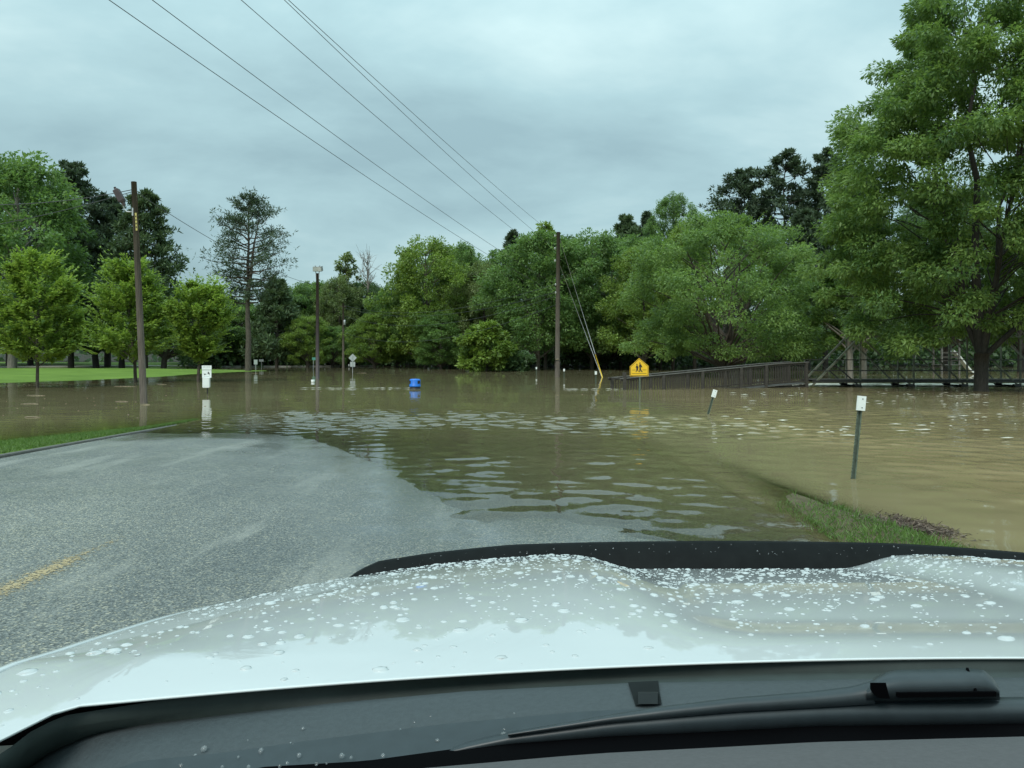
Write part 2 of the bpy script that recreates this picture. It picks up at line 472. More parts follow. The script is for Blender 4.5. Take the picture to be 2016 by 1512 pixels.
# worn yellow centre line, mostly scrubbed off
m, t = new_mat('worn_yellow_paint')
b = pr(t, (0.40, 0.31, 0.17), 0.6, 0.4)
nz = noise(t, 34, 4, 0.7); nb = noise(t, 0.9, 3, 0.5)
ta = N(t, 'ShaderNodeAttribute', attribute_name='wear')
s1 = math_(t, 'ADD', nz.outputs['Fac'], math_(t, 'MULTIPLY', nb.outputs['Fac'], 0.35))
al = ramp(t, math_(t, 'SUBTRACT', s1, ta.outputs['Fac']), [(0.48, (0, 0, 0)), (0.60, (1, 1, 1))])
tr = N(t, 'ShaderNodeBsdfTransparent'); mx = N(t, 'ShaderNodeMixShader')
t.links.new(al.outputs[0], mx.inputs[0]); t.links.new(tr.outputs[0], mx.inputs[1]); t.links.new(b.outputs[0], mx.inputs[2])
out(t, mx.outputs[0]); M['line'] = m
lx, ly, lq = sheet(np.linspace(-3.78, -3.36, 9), np.arange(2.5, 13, 0.1))
wear = 0.10 + 0.26*np.abs(lx+3.57)/0.2 + 0.24*sstep(6.0, 7.6, ly) 
line = fast_mesh('centre_line', np.stack([lx, ly, road_h(lx, ly)+0.004], 1), lq, M['line'], road, True, {'wear': wear})

# kerb along the left edge
ky = np.arange(-8, 24, 0.4)
prof = [(-8.19, -0.35), (-8.19, -0.02), (-8.20, 0.0), (-8.29, 0.006), (-8.30, -0.01), (-8.30, -0.35)]
kb = MB()
P = np.array([[(x, y, float(kerb_z(y))+dz+0.004) for x, dz in prof] for y in ky])
kb.grid(P, False, True)
kerb = kb.build('kerb', M['kerb']); tag(kerb, kind='structure')

# pale path on the far bank
pp = [(-140, 100.5), (-100, 104), (-74, 108), (-56, 111.5), (-44, 113.5), (-34, 116.5), (-20, 121)]
P = []
for i, (x, y) in enumerate(pp):
    z0, z1 = float(ground_h(x, y-1.3)), float(ground_h(x, y+1.3))
    zz = max(z0, z1, 0.10) + 0.05
    P.append([(x, y-1.3, zz-0.5), (x, y-1.3, zz), (x, y+1.3, zz+0.03), (x, y+1.3, zz-0.5)])
path = MB().grid(P, False, True).build('path', M['concrete']); tag(path, kind='structure')

# ------------------------------------------------------------------ flood water
m, t = new_mat('muddy_flood_water')
tc = N(t, 'ShaderNodeTexCoord')
a_dep = N(t, 'ShaderNodeAttribute', attribute_name='depth')
a_rip = N(t, 'ShaderNodeAttribute', attribute_name='ripple')
a_mud = N(t, 'ShaderNodeAttribute', attribute_name='mud')
def wvec(scale, det, stretch, dist=0.0):
    n = noise(t, scale, det, 0.5, tc.outputs['Object'], stretch); n.inputs['Distortion'].default_value = dist
    v = N(t, 'ShaderNodeVectorMath', operation='SUBTRACT'); v.inputs[1].default_value = (0.5, 0.5, 0.5)
    t.links.new(n.outputs['Color'], v.inputs[0]); return v.outputs[0]
def vmul(v, f, xyz=None):
    k = N(t, 'ShaderNodeVectorMath', operation='SCALE'); t.links.new(v, k.inputs[0])
    if isinstance(f, (int, float)): k.inputs['Scale'].default_value = f
    else: t.links.new(f, k.inputs['Scale'])
    r_ = k.outputs[0]
    if xyz:
        q = N(t, 'ShaderNodeVectorMath', operation='MULTIPLY'); q.inputs[1].default_value = xyz; t.links.new(r_, q.inputs[0]); r_ = q.outputs[0]
    return r_
def vadd(a, b_):
    k = N(t, 'ShaderNodeVectorMath', operation='ADD'); t.links.new(a, k.inputs[0])
    if isinstance(b_, tuple): k.inputs[1].default_value = b_
    else: t.links.new(b_, k.inputs[1])
    return k.outputs[0]
calm = vmul(wvec(0.7, 3, (0.35, 1.0, 1)), 0.030)
rip = vmul(wvec(9.0, 2.0, (0.8, 0.8, 1), 0.3), math_(t, 'MULTIPLY', a_rip.outputs['Fac'], 0.45), (0.7, 1.0, 0))
geo = N(t, 'ShaderNodeNewGeometry')
nv = vadd(vadd(calm, rip), geo.outputs['Normal'])
nn = N(t, 'ShaderNodeVectorMath', operation='NORMALIZE'); t.links.new(nv, nn.inputs[0])
# body colour of the water: silt
s1 = noise(t, 0.35, 5, 0.6, tc.outputs['Object'], (0.35, 1.1, 1))
calmc = ramp(t, s1.outputs['Fac'], [(0.3, (0.195, 0.172, 0.095)), (0.7, (0.235, 0.205, 0.115))])
flowc = ramp(t, s1.outputs['Fac'], [(0.3, (0.255, 0.195, 0.096)), (0.7, (0.40, 0.305, 0.165))])
bodyc = mixc(t, a_mud.outputs['Fac'], calmc.outputs[0], flowc.outputs[0])
df = N(t, 'ShaderNodeBsdfDiffuse'); t.links.new(bodyc, df.inputs['Color'])
tp = N(t, 'ShaderNodeBsdfTransparent'); tp.inputs['Color'].default_value = (0.90, 0.89, 0.76, 1)
opq = math_(t, 'SUBTRACT', 1.0, math_(t, 'POWER', 2.718, math_(t, 'MULTIPLY', a_dep.outputs['Fac'], -11.0)))
mb = N(t, 'ShaderNodeMixShader'); t.links.new(opq, mb.inputs[0]); t.links.new(tp.outputs[0], mb.inputs[1]); t.links.new(df.outputs[0], mb.inputs[2])
gl = N(t, 'ShaderNodeBsdfGlossy'); gl.inputs['Roughness'].default_value = 0.03
t.links.new(nn.outputs[0], gl.inputs['Normal'])
fr = N(t, 'ShaderNodeFresnel'); fr.inputs['IOR'].default_value = 1.333; t.links.new(nn.outputs[0], fr.inputs['Normal'])
ms = N(t, 'ShaderNodeMixShader'); t.links.new(fr.outputs[0], ms.inputs[0]); t.links.new(mb.outputs[0], ms.inputs[1]); t.links.new(gl.outputs[0], ms.inputs[2])
out(t, ms.outputs[0]); M['water'] = m
xs = np.unique(np.round(np.concatenate([axis(-300, -10, -10, -10, 0.3, 1.06)[:-1], np.arange(-10, 10, 0.088), np.arange(10, 30, 0.22), axis(30, 300, 30, 30, 0.4, 1.06)]), 4))
ys = np.unique(np.round(np.concatenate([axis(-40, 6.0, 6.0, 6.0, 0.3, 1.06)[:-1], np.arange(6, 25, 0.088), np.arange(25, 48, 0.22), axis(48, 330, 48, 48, 0.4, 1.06)]), 4))
vx, vy, vq = sheet(xs, ys)
dep = np.clip(-ground_h(vx, vy), 0, 3)
on_road = (vx > -8.2) & (vx < np.minimum(3.0, bank_x(vy)-0.35)) & (vy < 45)
dep = np.where(on_road, np.clip(-road_h(vx, vy), 0, 3), dep)
ppx = 1008 + F*vx/np.maximum(vy, 0.5); ppy = Y0 + F*H/np.maximum(vy, 0.5)
def band(c_y, half, x0, x1, soft=0.25):
    """wind-ruffled patch lying between depths on the water, given in metres"""
    return sstep(-1, -0.55, -np.abs(vy-c_y)/half)*sstep(x0, x0+soft*(abs(x1-x0)), vx)*sstep(x1, x1-soft*abs(x1-x0), vx)
w_ = wob(vx, vy, 1.2, 21)
pt = 0.5+0.5*wob(vx, vy*0.7, 1.1, 61)+0.35*wob(vx, vy, 2.7, 62)                       # gusts: patchy ruffling
line_y = 19.6 + 1.2*np.exp(-((vx+3.0)/3.5)**2) - 0.22*np.clip(vx-1, 0, 8)
ruf = np.exp(-(np.abs(vy-line_y)/3.3)**3.0)*sstep(-8.6, -6.5, vx)*sstep(9.5, 6.0, vx)
rms = 0.010 + 0*vx
rms = np.maximum(rms, ruf*np.clip(0.06+0.10*pt, 0.03, 0.19))
near = sstep(18, 12, vy)*(vx > -8)*sstep(4.2, 2.8, vx)
esd = poly_sd(DRY, vx, vy)
rms = np.maximum(rms, near*np.clip(0.022+0.022*pt, 0.012, 0.06))
rms = np.maximum(rms, near*np.exp(-np.clip(-esd, 0, 9)/2.0)*np.clip(0.05+0.05*pt, 0.03, 0.11))
leftr = sstep(-8.6, -6.5, vx)*sstep(-2.2, -3.6, vx)*sstep(15.5, 16.8, vy)*sstep(24, 19, vy)
rms = np.maximum(rms, leftr*np.clip(0.045+0.05*pt, 0.02, 0.11))
flow = sstep(3.4, 7.0, vx)*sstep(45, 40, vy)*sstep(4, 9, vy)
flow = flow*sstep(-3, 2.5, vx - 0.16*(vy-12))
rms = np.maximum(rms, flow*np.clip(0.022+0.03*pt+0.055*pt*sstep(16, 26, vy)*sstep(5, 10, vx), 0.012, 0.13))
rush = sstep(14, 16.5, vx)*sstep(41.0, 41.6, vy)*sstep(47.5, 45.5, vy)
rms = np.maximum(rms, 0.16*rush)
for (cy, hf, x0, x1, a) in ((39.6, 0.55, -11.2, -4.9, 0.16), (38.6, 0.5, 3.0, 5.9, 0.16), (33.6, 0.4, 2.2, 5.5, 0.1), (47, 0.4, -14, -10, 0.08)):
    rms = np.maximum(rms, a*band(cy, hf, x0, x1))
rms = rms*sstep(62, 48, vy)*sstep(0.0, 0.05, dep+0.012)
# random sea: many small crossing wave trains; slope spread set by rms
rsw = np.random.RandomState(71); hz_, hs_ = 0*vx, 0*vx
K = 54; coarse = sstep(25, 27, vy)
for k in range(K):
    lam = 0.27*(3.4**rsw.uniform(0, 1)); a = R(90)+rsw.normal(0, 0.95); ph = rsw.uniform(0, 6.283)
    kk = 2*math.pi/lam; wgt = 1.0 if lam > 0.75 else 1-coarse
    th = kk*(vx*math.cos(a)+vy*math.sin(a))+ph + 0.6*np.sin(0.9*vx+1.3*vy+ph*3)
    hz_ = hz_ + wgt*np.sin(th)/kk
wz_ = hz_*rms*math.sqrt(2.0/K)
rip = np.clip(rms*3, 0, 1)
mud = np.maximum(flow*0.9, sstep(1.0, 9.0, vx - 0.05*(vy-20))*0.75*sstep(120, 60, vy))
mud = np.clip(np.maximum(mud, 0.22) + 0.08*wob(vx, vy, 0.5, 31), 0, 1)
water = fast_mesh('water', np.stack([vx, vy, wz_], 1), vq, M['water'], None, True, {'depth': dep, 'ripple': rip, 'mud': mud})
tag(water, kind='structure')

# ------------------------------------------------------------------ trees
def unit(a): return a/np.maximum(np.linalg.norm(a, axis=-1, keepdims=True), 1e-9)
def leaves(rs, base, axis_, nrm, L, Wd, fold=0.12):
    """pointed leaf blades: base points, axis and rough normal per blade"""
    a = unit(axis_); s = unit(np.cross(a, nrm)); n = np.cross(s, a)
    L = L[:, None]; Wd = Wd[:, None]
    p0 = base; p2 = base + a*L - n*L*0.10
    mid = base + a*L*0.45 + n*L*fold*0.5
    p1 = mid + s*Wd*0.5 - n*L*fold; p3 = mid - s*Wd*0.5 - n*L*fold
    V = np.stack([p0, p1, p2, p3], 1).reshape(-1, 3)
    Q = np.arange(len(base)*4).reshape(-1, 4)
    return V, Q
PROF = {
    'round': lambda t: np.clip(1-np.abs((t-0.40)/0.62)**2.6, 0.02, 1)**0.55,
    'oval':  lambda t: np.clip(1-np.abs((t-0.44)/0.57)**2.3, 0.02, 1)**0.6,
    'cone':  lambda t: np.clip(1.08-t, 0.04, 1)**0.75*np.clip(t*5+0.45, 0, 1),
    'vase':  lambda t: np.clip(0.25+1.25*t, 0, 1)*np.clip((1.06-t)/0.5, 0, 1)**0.6,
    'broad': lambda t: np.clip(0.62+1.6*t, 0, 1)*np.clip((1.05-t)/0.75, 0, 1)**0.72,
    'pine':  lambda t: np.clip((1.06-t)/0.62, 0, 1)**0.75*np.clip(0.35+t*1.6, 0, 1),
    'flat':  lambda t: np.clip((1.03-t)/0.35, 0, 1)**0.6*np.clip(0.4+t*0.9, 0, 1),
}
def crown_clumps(rs, R_, z0, z1, n, prof, irregular=0.18):
    ph = rs.uniform(0, 6.28, 4); out_ = []
    while len(out_) < n:
        t_ = rs.uniform(0, 1); a = rs.uniform(0, 6.283)
        r = float(PROF[prof](np.array(t_)))
        if rs.uniform() > r**0.7 + 0.1: continue
        r *= 1 + irregular*(math.sin(2*a+ph[0]+3*t_) + 0.6*math.sin(3*a+ph[1]-5*t_) + 0.5*math.sin(5*a+ph[2]+9*t_))
        q = math.sqrt(rs.uniform(0.30, 1.08))
        out_.append((r*R_*q*math.cos(a), r*R_*q*math.sin(a), z0+(z1-z0)*t_))
    return np.array(out_)
def crown_leaves(rs, C, rad, per, L, Wr, flat, droop, stretch, zmid):
    n = len(C); i = np.repeat(np.arange(n), per)
    c = C[i]; d = unit(rs.normal(size=(len(i), 3)))
    r = rad[i]*rs.uniform(0.05, 1.0, len(i))**0.42
    outw = unit(C*np.array([1, 1, 0.0]) + np.array([0, 0, 0.02]))[i]
    off = d*r[:, None]*np.array([1, 1, flat])
    if stretch: # sprays reaching out and up
        ax = unit(outw + np.array([0, 0, stretch]))
        off = off*0.62 + ax*(np.sum(off*ax, 1, keepdims=True))*1.25
    p = c + off
    a = unit(d*0.7 + outw*0.55 + rs.normal(size=(len(i), 3))*0.55 + np.array([0, 0, -droop]))
    nr = unit(np.array([0, 0, 1.0]) + rs.normal(size=(len(i), 3))*0.55 + d*0.45)
    ll = L*rs.uniform(0.65, 1.25, len(i))
    V, Q = leaves(rs, p, a, nr, ll, ll*Wr)
    ct = rs.uniform(0.0, 1.0, n)
    tint = np.clip(0.42 + (ct[i]-0.5)*0.6 + rs.normal(0, 0.2, len(i)), 0, 1)
    return V, Q, np.repeat(tint, 4)
def limb(mb, a, b, r0, r1, rs, n=5, k=5, sag=0.12, w=0.06):
    a, b = np.array(a, float), np.array(b, float); ln = np.linalg.norm(b-a); pts = []
    for j in range(k):
        s = j/(k-1); p = a*(1-s)+b*s
        p = p + np.array([0, 0, sag*ln*math.sin(math.pi*s)]) + (rs.normal(size=3)*w*ln*0.4 if 0 < j < k-1 else 0)
        pts.append(tuple(p))
    mb.tube(pts, list(np.linspace(r0, r1, k)), n, True)

PROTO = {}
def proto(prof, k):
    """dense crown shared by the far trees: 6 m radius, 14 m tall"""
    if (prof, k) not in PROTO:
        rs = np.random.RandomState(900+k*17+len(prof)); n = 300
        C = crown_clumps(rs, 5.45, 0.55, 13.35, n, prof, 0.24)
        V, Q, tint = crown_leaves(rs, C, 0.92*rs.uniform(0.6, 1.3, n), 128, 0.33, 0.52, 0.68, 0.15, 0, 0)
        o = fast_mesh('crown', V, Q, M['leaf_mid'], None, False, {'tint': tint}); me = o.data
        bpy.data.objects.remove(o)
        PROTO[(prof, k)] = (me, C)
    return PROTO[(prof, k)]
def tree(name, label, px, d, hw, top, bot, leafm, prof='round', bark='bark', seed=1, n=110, per=170, L=0.36, Wr=0.55, clump=0.185,
         flat=0.66, droop=0.15, stretch=0, trunk_r=0.24, fork=0, cat='tree', group=None, lean=0.0, base=None, crown_px=None, limbs=46, irregular=0.24, sprays=0):
    rs = np.random.RandomState(seed*7+3)
    x = wx(px, d); gz_ = float(ground_h(x, d)); gz_ = min(gz_, 0.4) if base is None else base
    z1, z0 = wz(top, d)-gz_, wz(bot, d)-gz_
    R_ = hw/F*d
    o = empty(name, (x, d, gz_), label, cat, group)
    cx = 0.0 if crown_px is None else wx(crown_px, d)-x
    if d > 80 and prof in ('round', 'oval') and cat == 'tree' and hw > 30:
        me, PC = proto(prof, seed % 3)
        co = bpy.data.objects.new('crown', me); COL.objects.link(co); co.parent = o
        co.material_slots[0].link = 'OBJECT'; co.material_slots[0].material = M[leafm]
        rz = rs.uniform(0, 6.283); sx, sz = R_/6.0, (z1-z0)/14.0
        co.location = (cx, 0, z0); co.rotation_euler = (0, 0, rz); co.scale = (sx, sx, sz)
        C = np.stack([(PC[:, 0]*math.cos(rz)-PC[:, 1]*math.sin(rz))*sx+cx, (PC[:, 0]*math.sin(rz)+PC[:, 1]*math.cos(rz))*sx, PC[:, 2]*sz+z0], 1)
        n = len(C)
    else:
        rc = clump*R_
        C = crown_clumps(rs, max(R_-rc*0.75, 0.3), z0+rc*0.5, z1-rc*0.65, n, prof, irregular)
        rad = rc*rs.uniform(0.62, 1.25, n)
        if d > 80: L = L*1.5; per = int(per*0.66)
        V, Q, tint = crown_leaves(rs, C, rad, per, L, Wr, flat, droop, stretch, 0)
        if sprays:                                        # feathery leading shoots standing out of the crown
            sb, sa, sn, sl, st_ = [], [], [], [], []
            for k in range(sprays):
                t_ = rs.uniform(0.05, 1.0); a = rs.uniform(0, 6.283)
                r = float(PROF[prof](np.array(t_)))*R_*0.86
                p = np.array([r*math.cos(a), r*math.sin(a), z0+(z1-z0)*t_*0.93])
                dr = unit(np.array([math.cos(a), math.sin(a), 0.25+1.3*t_])+rs.normal(size=3)*0.15)
                ln = min(R_*rs.uniform(0.2, 0.7), rs.uniform(0.6, 1.7)); sdv = unit(np.cross(dr, [0, 0, 1.0]))
                for j in range(26):
                    s_ = rs.uniform(-0.5, 1); sg = rs.choice([-1, 1])
                    sb.append(p+dr*ln*s_+np.array([0, 0, -0.10*ln*s_*s_])); sa.append(dr*0.8+sdv*sg*0.9*(1.05-0.7*max(s_, 0))+np.array([0, 0, -0.25])+rs.normal(size=3)*0.2)
                    sn.append(np.array([0, 0, 1.0])+rs.normal(size=3)*0.3); sl.append(L*rs.uniform(0.7, 1.1)*(1.1-0.4*max(s_, 0))); st_.append(np.clip(rs.normal(0.75, 0.18), 0, 1))
            V2, Q2 = leaves(rs, np.array(sb), np.array(sa), np.array(sn), np.array(sl), np.array(sl)*0.42)
            V = np.concatenate([V, V2]); Q = np.concatenate([Q, Q2+len(V)-len(V2)]); tint = np.concatenate([tint, np.repeat(st_, 4)])
        V[:, 0] += cx
        C[:, 0] += cx
        fast_mesh('crown', V, Q, M[leafm], o, False, {'tint': tint})
    mb = MB()
    ht = z0+(z1-z0)*0.86
    if fork:
        fz = fork
        mb.tube([(0, 0, -0.6), (0, 0, 0.0), (0.03, 0, fz*0.5), (0.0, 0, fz)], [trunk_r*1.5, trunk_r*1.18, trunk_r, trunk_r*1.05], 12)
        for k in range(5):
            a = k*1.2566+seed
            e_ = (cx*0.6+R_*0.42*math.cos(a), R_*0.42*math.sin(a), fz+(ht-fz)*rs.uniform(0.55, 0.9))
            limb(mb, (0.0, 0, fz-0.25), e_, trunk_r*0.62, trunk_r*0.12, rs, 8, 7, -0.02, 0.04)
    else:
        pts = [(0, 0, -0.6)]; rr_ = [trunk_r*1.25]
        for j in range(9):
            s = j/8
            pts.append((cx*s+rs.normal()*0.03*R_*s+lean*s, rs.normal()*0.03*R_*s, ht*s)); rr_.append(trunk_r*(1.08-0.9*s))
        mb.tube(pts, rr_, 9)
    sel = rs.permutation(n)[:limbs]
    for j in sel:
        c = C[j]; hd = math.hypot(c[0]-cx, c[1])
        az = np.clip(c[2]-hd*0.75, z0*0.7+0.1, ht*0.97); s = az/ht
        limb(mb, (cx*s, 0, az), c, max(0.025, trunk_r*(0.42-0.25*s)), 0.012, rs, 4, 4, 0.06)
    mb.build('trunk', M[bark], o)
    return o

def pine(name, label, px, d, hw, top, bot, needle='needle', bark='bark', seed=1, limbs=40, tufts=22, blades=9, prof='pine', trunk_r=0.28, L=0.42,
         group=None, tuft_r=0.55, up=0.35, base=None, twin=False, Wr=0.16):
    rs = np.random.RandomState(seed*13+5)
    x = wx(px, d); gz_ = min(float(ground_h(x, d)), 0.4) if base is None else base
    z1, z0 = wz(top, d)-gz_, wz(bot, d)-gz_
    R_ = hw/F*d
    o = empty(name, (x, d, gz_), label, 'tree', group)
    mb = MB(); pts, rr_ = [(0, 0, -0.6)], [trunk_r*1.2]
    for j in range(10):
        s = j/9; pts.append((rs.normal()*0.04*R_*s, rs.normal()*0.04*R_*s, z1*0.97*s)); rr_.append(trunk_r*(1.05-0.93*s))
    mb.tube(pts, rr_, 9)
    if twin:
        f = z0+(z1-z0)*0.12
        limb(mb, (0, 0, f), (R_*0.2, 0.2, z1*0.95), trunk_r*0.6, 0.03, rs, 7, 6, 0.02, 0.02)
    P, A = [], []
    for k in range(limbs):
        t_ = (k+rs.uniform(0, 1))/limbs; zz = z0+(z1-z0)*t_
        a = k*2.39996+rs.uniform(-0.5, 0.5); ln = R_*float(PROF[prof](np.array(t_)))*rs.uniform(0.62, 1.12)
        ax = np.array([math.cos(a), math.sin(a), 0])
        s_t = zz/(z1*0.97); st = np.array([0, 0, zz])
        en = st + ax*ln + np.array([0, 0, up*ln*rs.uniform(0.2, 1.3)*(0.3+t_)])
        limb(mb, st, en, trunk_r*(0.42-0.3*t_), 0.015, rs, 5, 5, -0.06)
        for j in range(tufts):
            s = rs.uniform(0.32, 1.03)**0.7; p = st*(1-s)+en*s
            p = p + rs.normal(size=3)*np.array([0.16, 0.16, 0.10])*ln*(0.45+0.4*s) + np.array([0, 0, 0.05*ln])
            P.append(p); A.append(unit(p-st*0.9+np.array([0, 0, 0.4*ln])))
        for j in range(3):   # side twigs
            s = rs.uniform(0.35, 0.9); p = st*(1-s)+en*s
            q = p + np.array([-ax[1], ax[0], 0.25])*ln*rs.uniform(-0.35, 0.35)
            limb(mb, p, q, 0.03, 0.01, rs, 3, 3, 0.02)
    blades = max(6, int(blades*0.72)); L = L*(1.32 if d > 90 else 1.15)
    P = np.array(P); A = np.array(A); i = np.repeat(np.arange(len(P)), blades)
    d_ = unit(rs.normal(size=(len(i), 3)) + A[i]*0.7)
    b_ = P[i] + d_*tuft_r*0.25*rs.uniform(0, 1, (len(i), 1))
    ll = L*rs.uniform(0.7, 1.3, len(i))
    V, Q = leaves(rs, b_, d_, unit(rs.normal(size=(len(i), 3))+np.array([0, 0, 0.6])), ll, ll*Wr*2, 0.02)
    tint = np.clip(0.4+rs.normal(0, 0.16, len(P))[i]+rs.normal(0, 0.15, len(i)), 0, 1)
    fast_mesh('crown', V, Q, M[needle], o, False, {'tint': np.repeat(tint, 4)})
    mb.build('trunk', M[bark], o)
    return o

# --- left side
tree('broadleaf_tree', 'huge dense broadleaf tree with pale trunk rising at the far left edge of the photo', 24, 92, 148, 288, 660, 'leaf_mid', 'oval', 'bark_pale', 1, 150, 210, 0.34, clump=0.16, trunk_r=0.5, crown_px=34)
pine('dark_pine', 'dark pine peeking out behind the huge broadleaf tree', 140, 106, 82, 326, 640, 'needle', 'bark', 2, 60, 44, 9, trunk_r=0.4, L=0.5)
pine('dark_pine', 'dark pine standing between the huge broadleaf tree and the leaning lamp pole', 212, 110, 70, 392, 650, 'needle', 'bark_wet', 3, 60, 44, 9, trunk_r=0.45, L=0.5)
pine('cone_pine', 'grey green pine widening downward just behind the leaning lamp pole', 285, 98, 112, 384, 668, 'needle_g', 'bark', 4, 80, 44, 9, 'cone', trunk_r=0.42, L=0.45, up=0.15)
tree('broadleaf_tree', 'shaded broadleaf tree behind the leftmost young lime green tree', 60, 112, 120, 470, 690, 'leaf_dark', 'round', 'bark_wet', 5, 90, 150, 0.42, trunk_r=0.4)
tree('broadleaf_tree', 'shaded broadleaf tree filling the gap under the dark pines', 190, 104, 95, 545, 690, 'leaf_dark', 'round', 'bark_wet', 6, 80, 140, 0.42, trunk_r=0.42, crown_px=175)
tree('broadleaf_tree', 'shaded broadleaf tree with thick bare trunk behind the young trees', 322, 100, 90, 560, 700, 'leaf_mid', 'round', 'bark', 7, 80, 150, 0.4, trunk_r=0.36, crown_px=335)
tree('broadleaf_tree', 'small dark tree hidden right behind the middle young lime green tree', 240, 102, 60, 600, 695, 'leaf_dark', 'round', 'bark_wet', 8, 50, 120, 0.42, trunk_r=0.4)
tree('young_tree', 'young lime green tree standing in water, leftmost of the three', 74, 41, 72, 494, 708, 'leaf_lime', 'oval', 'bark', 9, 84, 160, 0.26, 0.5, 0.19, 0.7, -0.15, 0.8, 0.085, group='young lime green trees', irregular=0.12, limbs=60, sprays=270, base=-0.4)
tree('young_tree', 'young lime green tree behind the leaning lamp pole, middle of the three', 268, 50, 98, 508, 702, 'leaf_lime', 'cone', 'bark', 10, 92, 160, 0.28, 0.5, 0.18, 0.7, -0.1, 0.7, 0.11, group='young lime green trees', irregular=0.14, limbs=60, sprays=270, base=-0.4, crown_px=250)
tree('young_tree', 'young lime green tree behind the pet waste station, rightmost of the three', 390, 50, 64, 546, 708, 'leaf_lime', 'vase', 'bark', 11, 70, 160, 0.27, 0.5, 0.19, 0.7, -0.1, 0.8, 0.1, group='young lime green trees', irregular=0.12, limbs=60, sprays=270, base=-0.4, crown_px=396)
# --- lone pine and the wood behind it
pine('lone_pine', 'tall lone pine with open feathery crown against the sky', 489, 84, 96, 400, 600, 'needle', 'bark', 21, 64, 30, 9, 'pine', 0.34, 0.34, up=0.55, base=-0.4, twin=True, Wr=0.11)
pine('cedar_tree', 'dark drooping conifer just right of the lone pine trunk', 545, 106, 62, 552, 705, 'needle_g', 'bark', 22, 60, 30, 9, 'cone', 0.25, 0.5, up=-0.1)
tree('broadleaf_tree', 'dark tree behind the trunk of the lone pine', 470, 116, 70, 590, 712, 'leaf_mid', 'round', 'bark', 23, 70, 130, 0.42)
tree('broadleaf_tree', 'bright green low tree at the waterline just left of the twin floodlight pole', 606, 106, 44, 618, 718, 'leaf_yell', 'round', 'bark', 24, 60, 150, 0.4)
tree('broadleaf_tree', 'dark tall tree behind the twin floodlight pole', 612, 122, 62, 548, 712, 'leaf_mid', 'round', 'bark', 25, 80, 130, 0.45)
tree('broadleaf_tree', 'olive tinged tree below the pale slender treetop', 668, 118, 52, 540, 712, 'leaf_olive', 'oval', 'bark', 26, 80, 130, 0.42)
tree('slender_tree', 'pale yellow green slender treetop above the wood near the bare tree', 684, 121, 22, 496, 575, 'leaf_olive', 'oval', 'bark', 27, 34, 60, 0.34, clump=0.3, trunk_r=0.2)
tree('broadleaf_tree', 'dark tree under the bare branches, beside the slender treetop', 728, 123, 52, 552, 712, 'leaf_dark', 'round', 'bark', 28, 70, 130, 0.45)
tree('broadleaf_tree', 'bright round tree above the diamond sign at the far waterline', 738, 104, 54, 614, 716, 'leaf_yell', 'round', 'bark', 29, 76, 150, 0.38)
tree('broadleaf_tree', 'small green tree between the twin floodlight pole and the far utility pole', 655, 108, 40, 640, 717, 'leaf_mid', 'round', 'bark', 30, 56, 140, 0.4)
# bare tree
rs = np.random.RandomState(77); d_ = 121
bo = empty('bare_tree', (wx(724, d_), d_, 0.4), 'leafless bare tree reaching above the wood beside the slender treetop', 'tree')
mb = MB(); top_ = wz(500, d_)-0.4
mb.tube([(0, 0, -0.4), (0.1, 0, top_*0.5), (0, 0, top_*0.8), (0.1, 0, top_)], [0.22, 0.17, 0.1, 0.02], 7)
for k in range(30):
    z_ = top_*rs.uniform(0.66, 0.95); a = rs.uniform(0, 6.28); l = rs.uniform(1.2, 3.6)
    e1 = (l*math.cos(a)*0.8, l*math.sin(a)*0.8, min(z_+l*rs.uniform(0.5, 1.1), top_+0.2))
    limb(mb, (0.05, 0, z_), e1, 0.06, 0.012, rs, 4, 5, 0.02, 0.1)
    for q in range(3):
        p = np.array(e1)*0.6+np.array([0.05, 0, z_])*0.4
        limb(mb, p, p+rs.normal(size=3)*0.7+np.array([0, 0, 0.6]), 0.03, 0.01, rs, 3, 3)
mb.build('trunk', M['bark_pale'], bo)
# --- centre
tree('broadleaf_tree', 'tall lobed tree left of centre whose crown peaks left of the wires', 838, 103, 92, 461, 708, 'leaf_yell', 'oval', 'bark', 31, 150, 190, 0.36, clump=0.155)
tree('broadleaf_tree', 'dark tree tucked between the bright round tree and the tall lobed tree', 782, 106, 50, 555, 716, 'leaf_mid', 'round', 'bark', 32, 80, 140, 0.4)
tree('broadleaf_tree', 'lobed tree at the point where the lower wires meet the treeline', 912, 108, 56, 476, 708, 'leaf_mid', 'oval', 'bark', 33, 100, 160, 0.38)
tree('broadleaf_tree', 'dull olive tree left of the wire carrying utility pole', 952, 100, 62, 508, 716, 'leaf_olive', 'round', 'bark', 34, 110, 160, 0.36)
tree('broadleaf_tree', 'low dark tree at the water below the tall lobed tree', 868, 98, 62, 610, 720, 'leaf_mid', 'round', 'bark', 35, 80, 150, 0.38)
tree('broadleaf_tree', 'broad deep green tree directly behind the wire carrying utility pole', 1060, 92, 102, 450, 694, 'leaf_mid', 'round', 'bark', 36, 160, 200, 0.36, clump=0.155)
tree('broadleaf_tree', 'broad deep green tree right of the wire carrying utility pole', 1165, 95, 98, 448, 696, 'leaf_mid', 'oval', 'bark', 37, 150, 190, 0.36, clump=0.155)
tree('slender_tree', 'yellow green sprig of treetop just left of the utility pole top', 1074, 97, 30, 436, 500, 'leaf_yell', 'flat', 'bark', 38, 26, 70, 0.34, clump=0.3)
pine('dark_pine', 'small dark pine tip poking out at the wires left of the utility pole', 1008, 118, 26, 458, 560, 'needle', 'bark', 39, 30, 30, 8, L=0.5)
pine('dark_pine', 'dark pine tip on the ridge right of the utility pole', 1232, 122, 44, 430, 560, 'needle_g', 'bark', 40, 36, 34, 8, L=0.55)
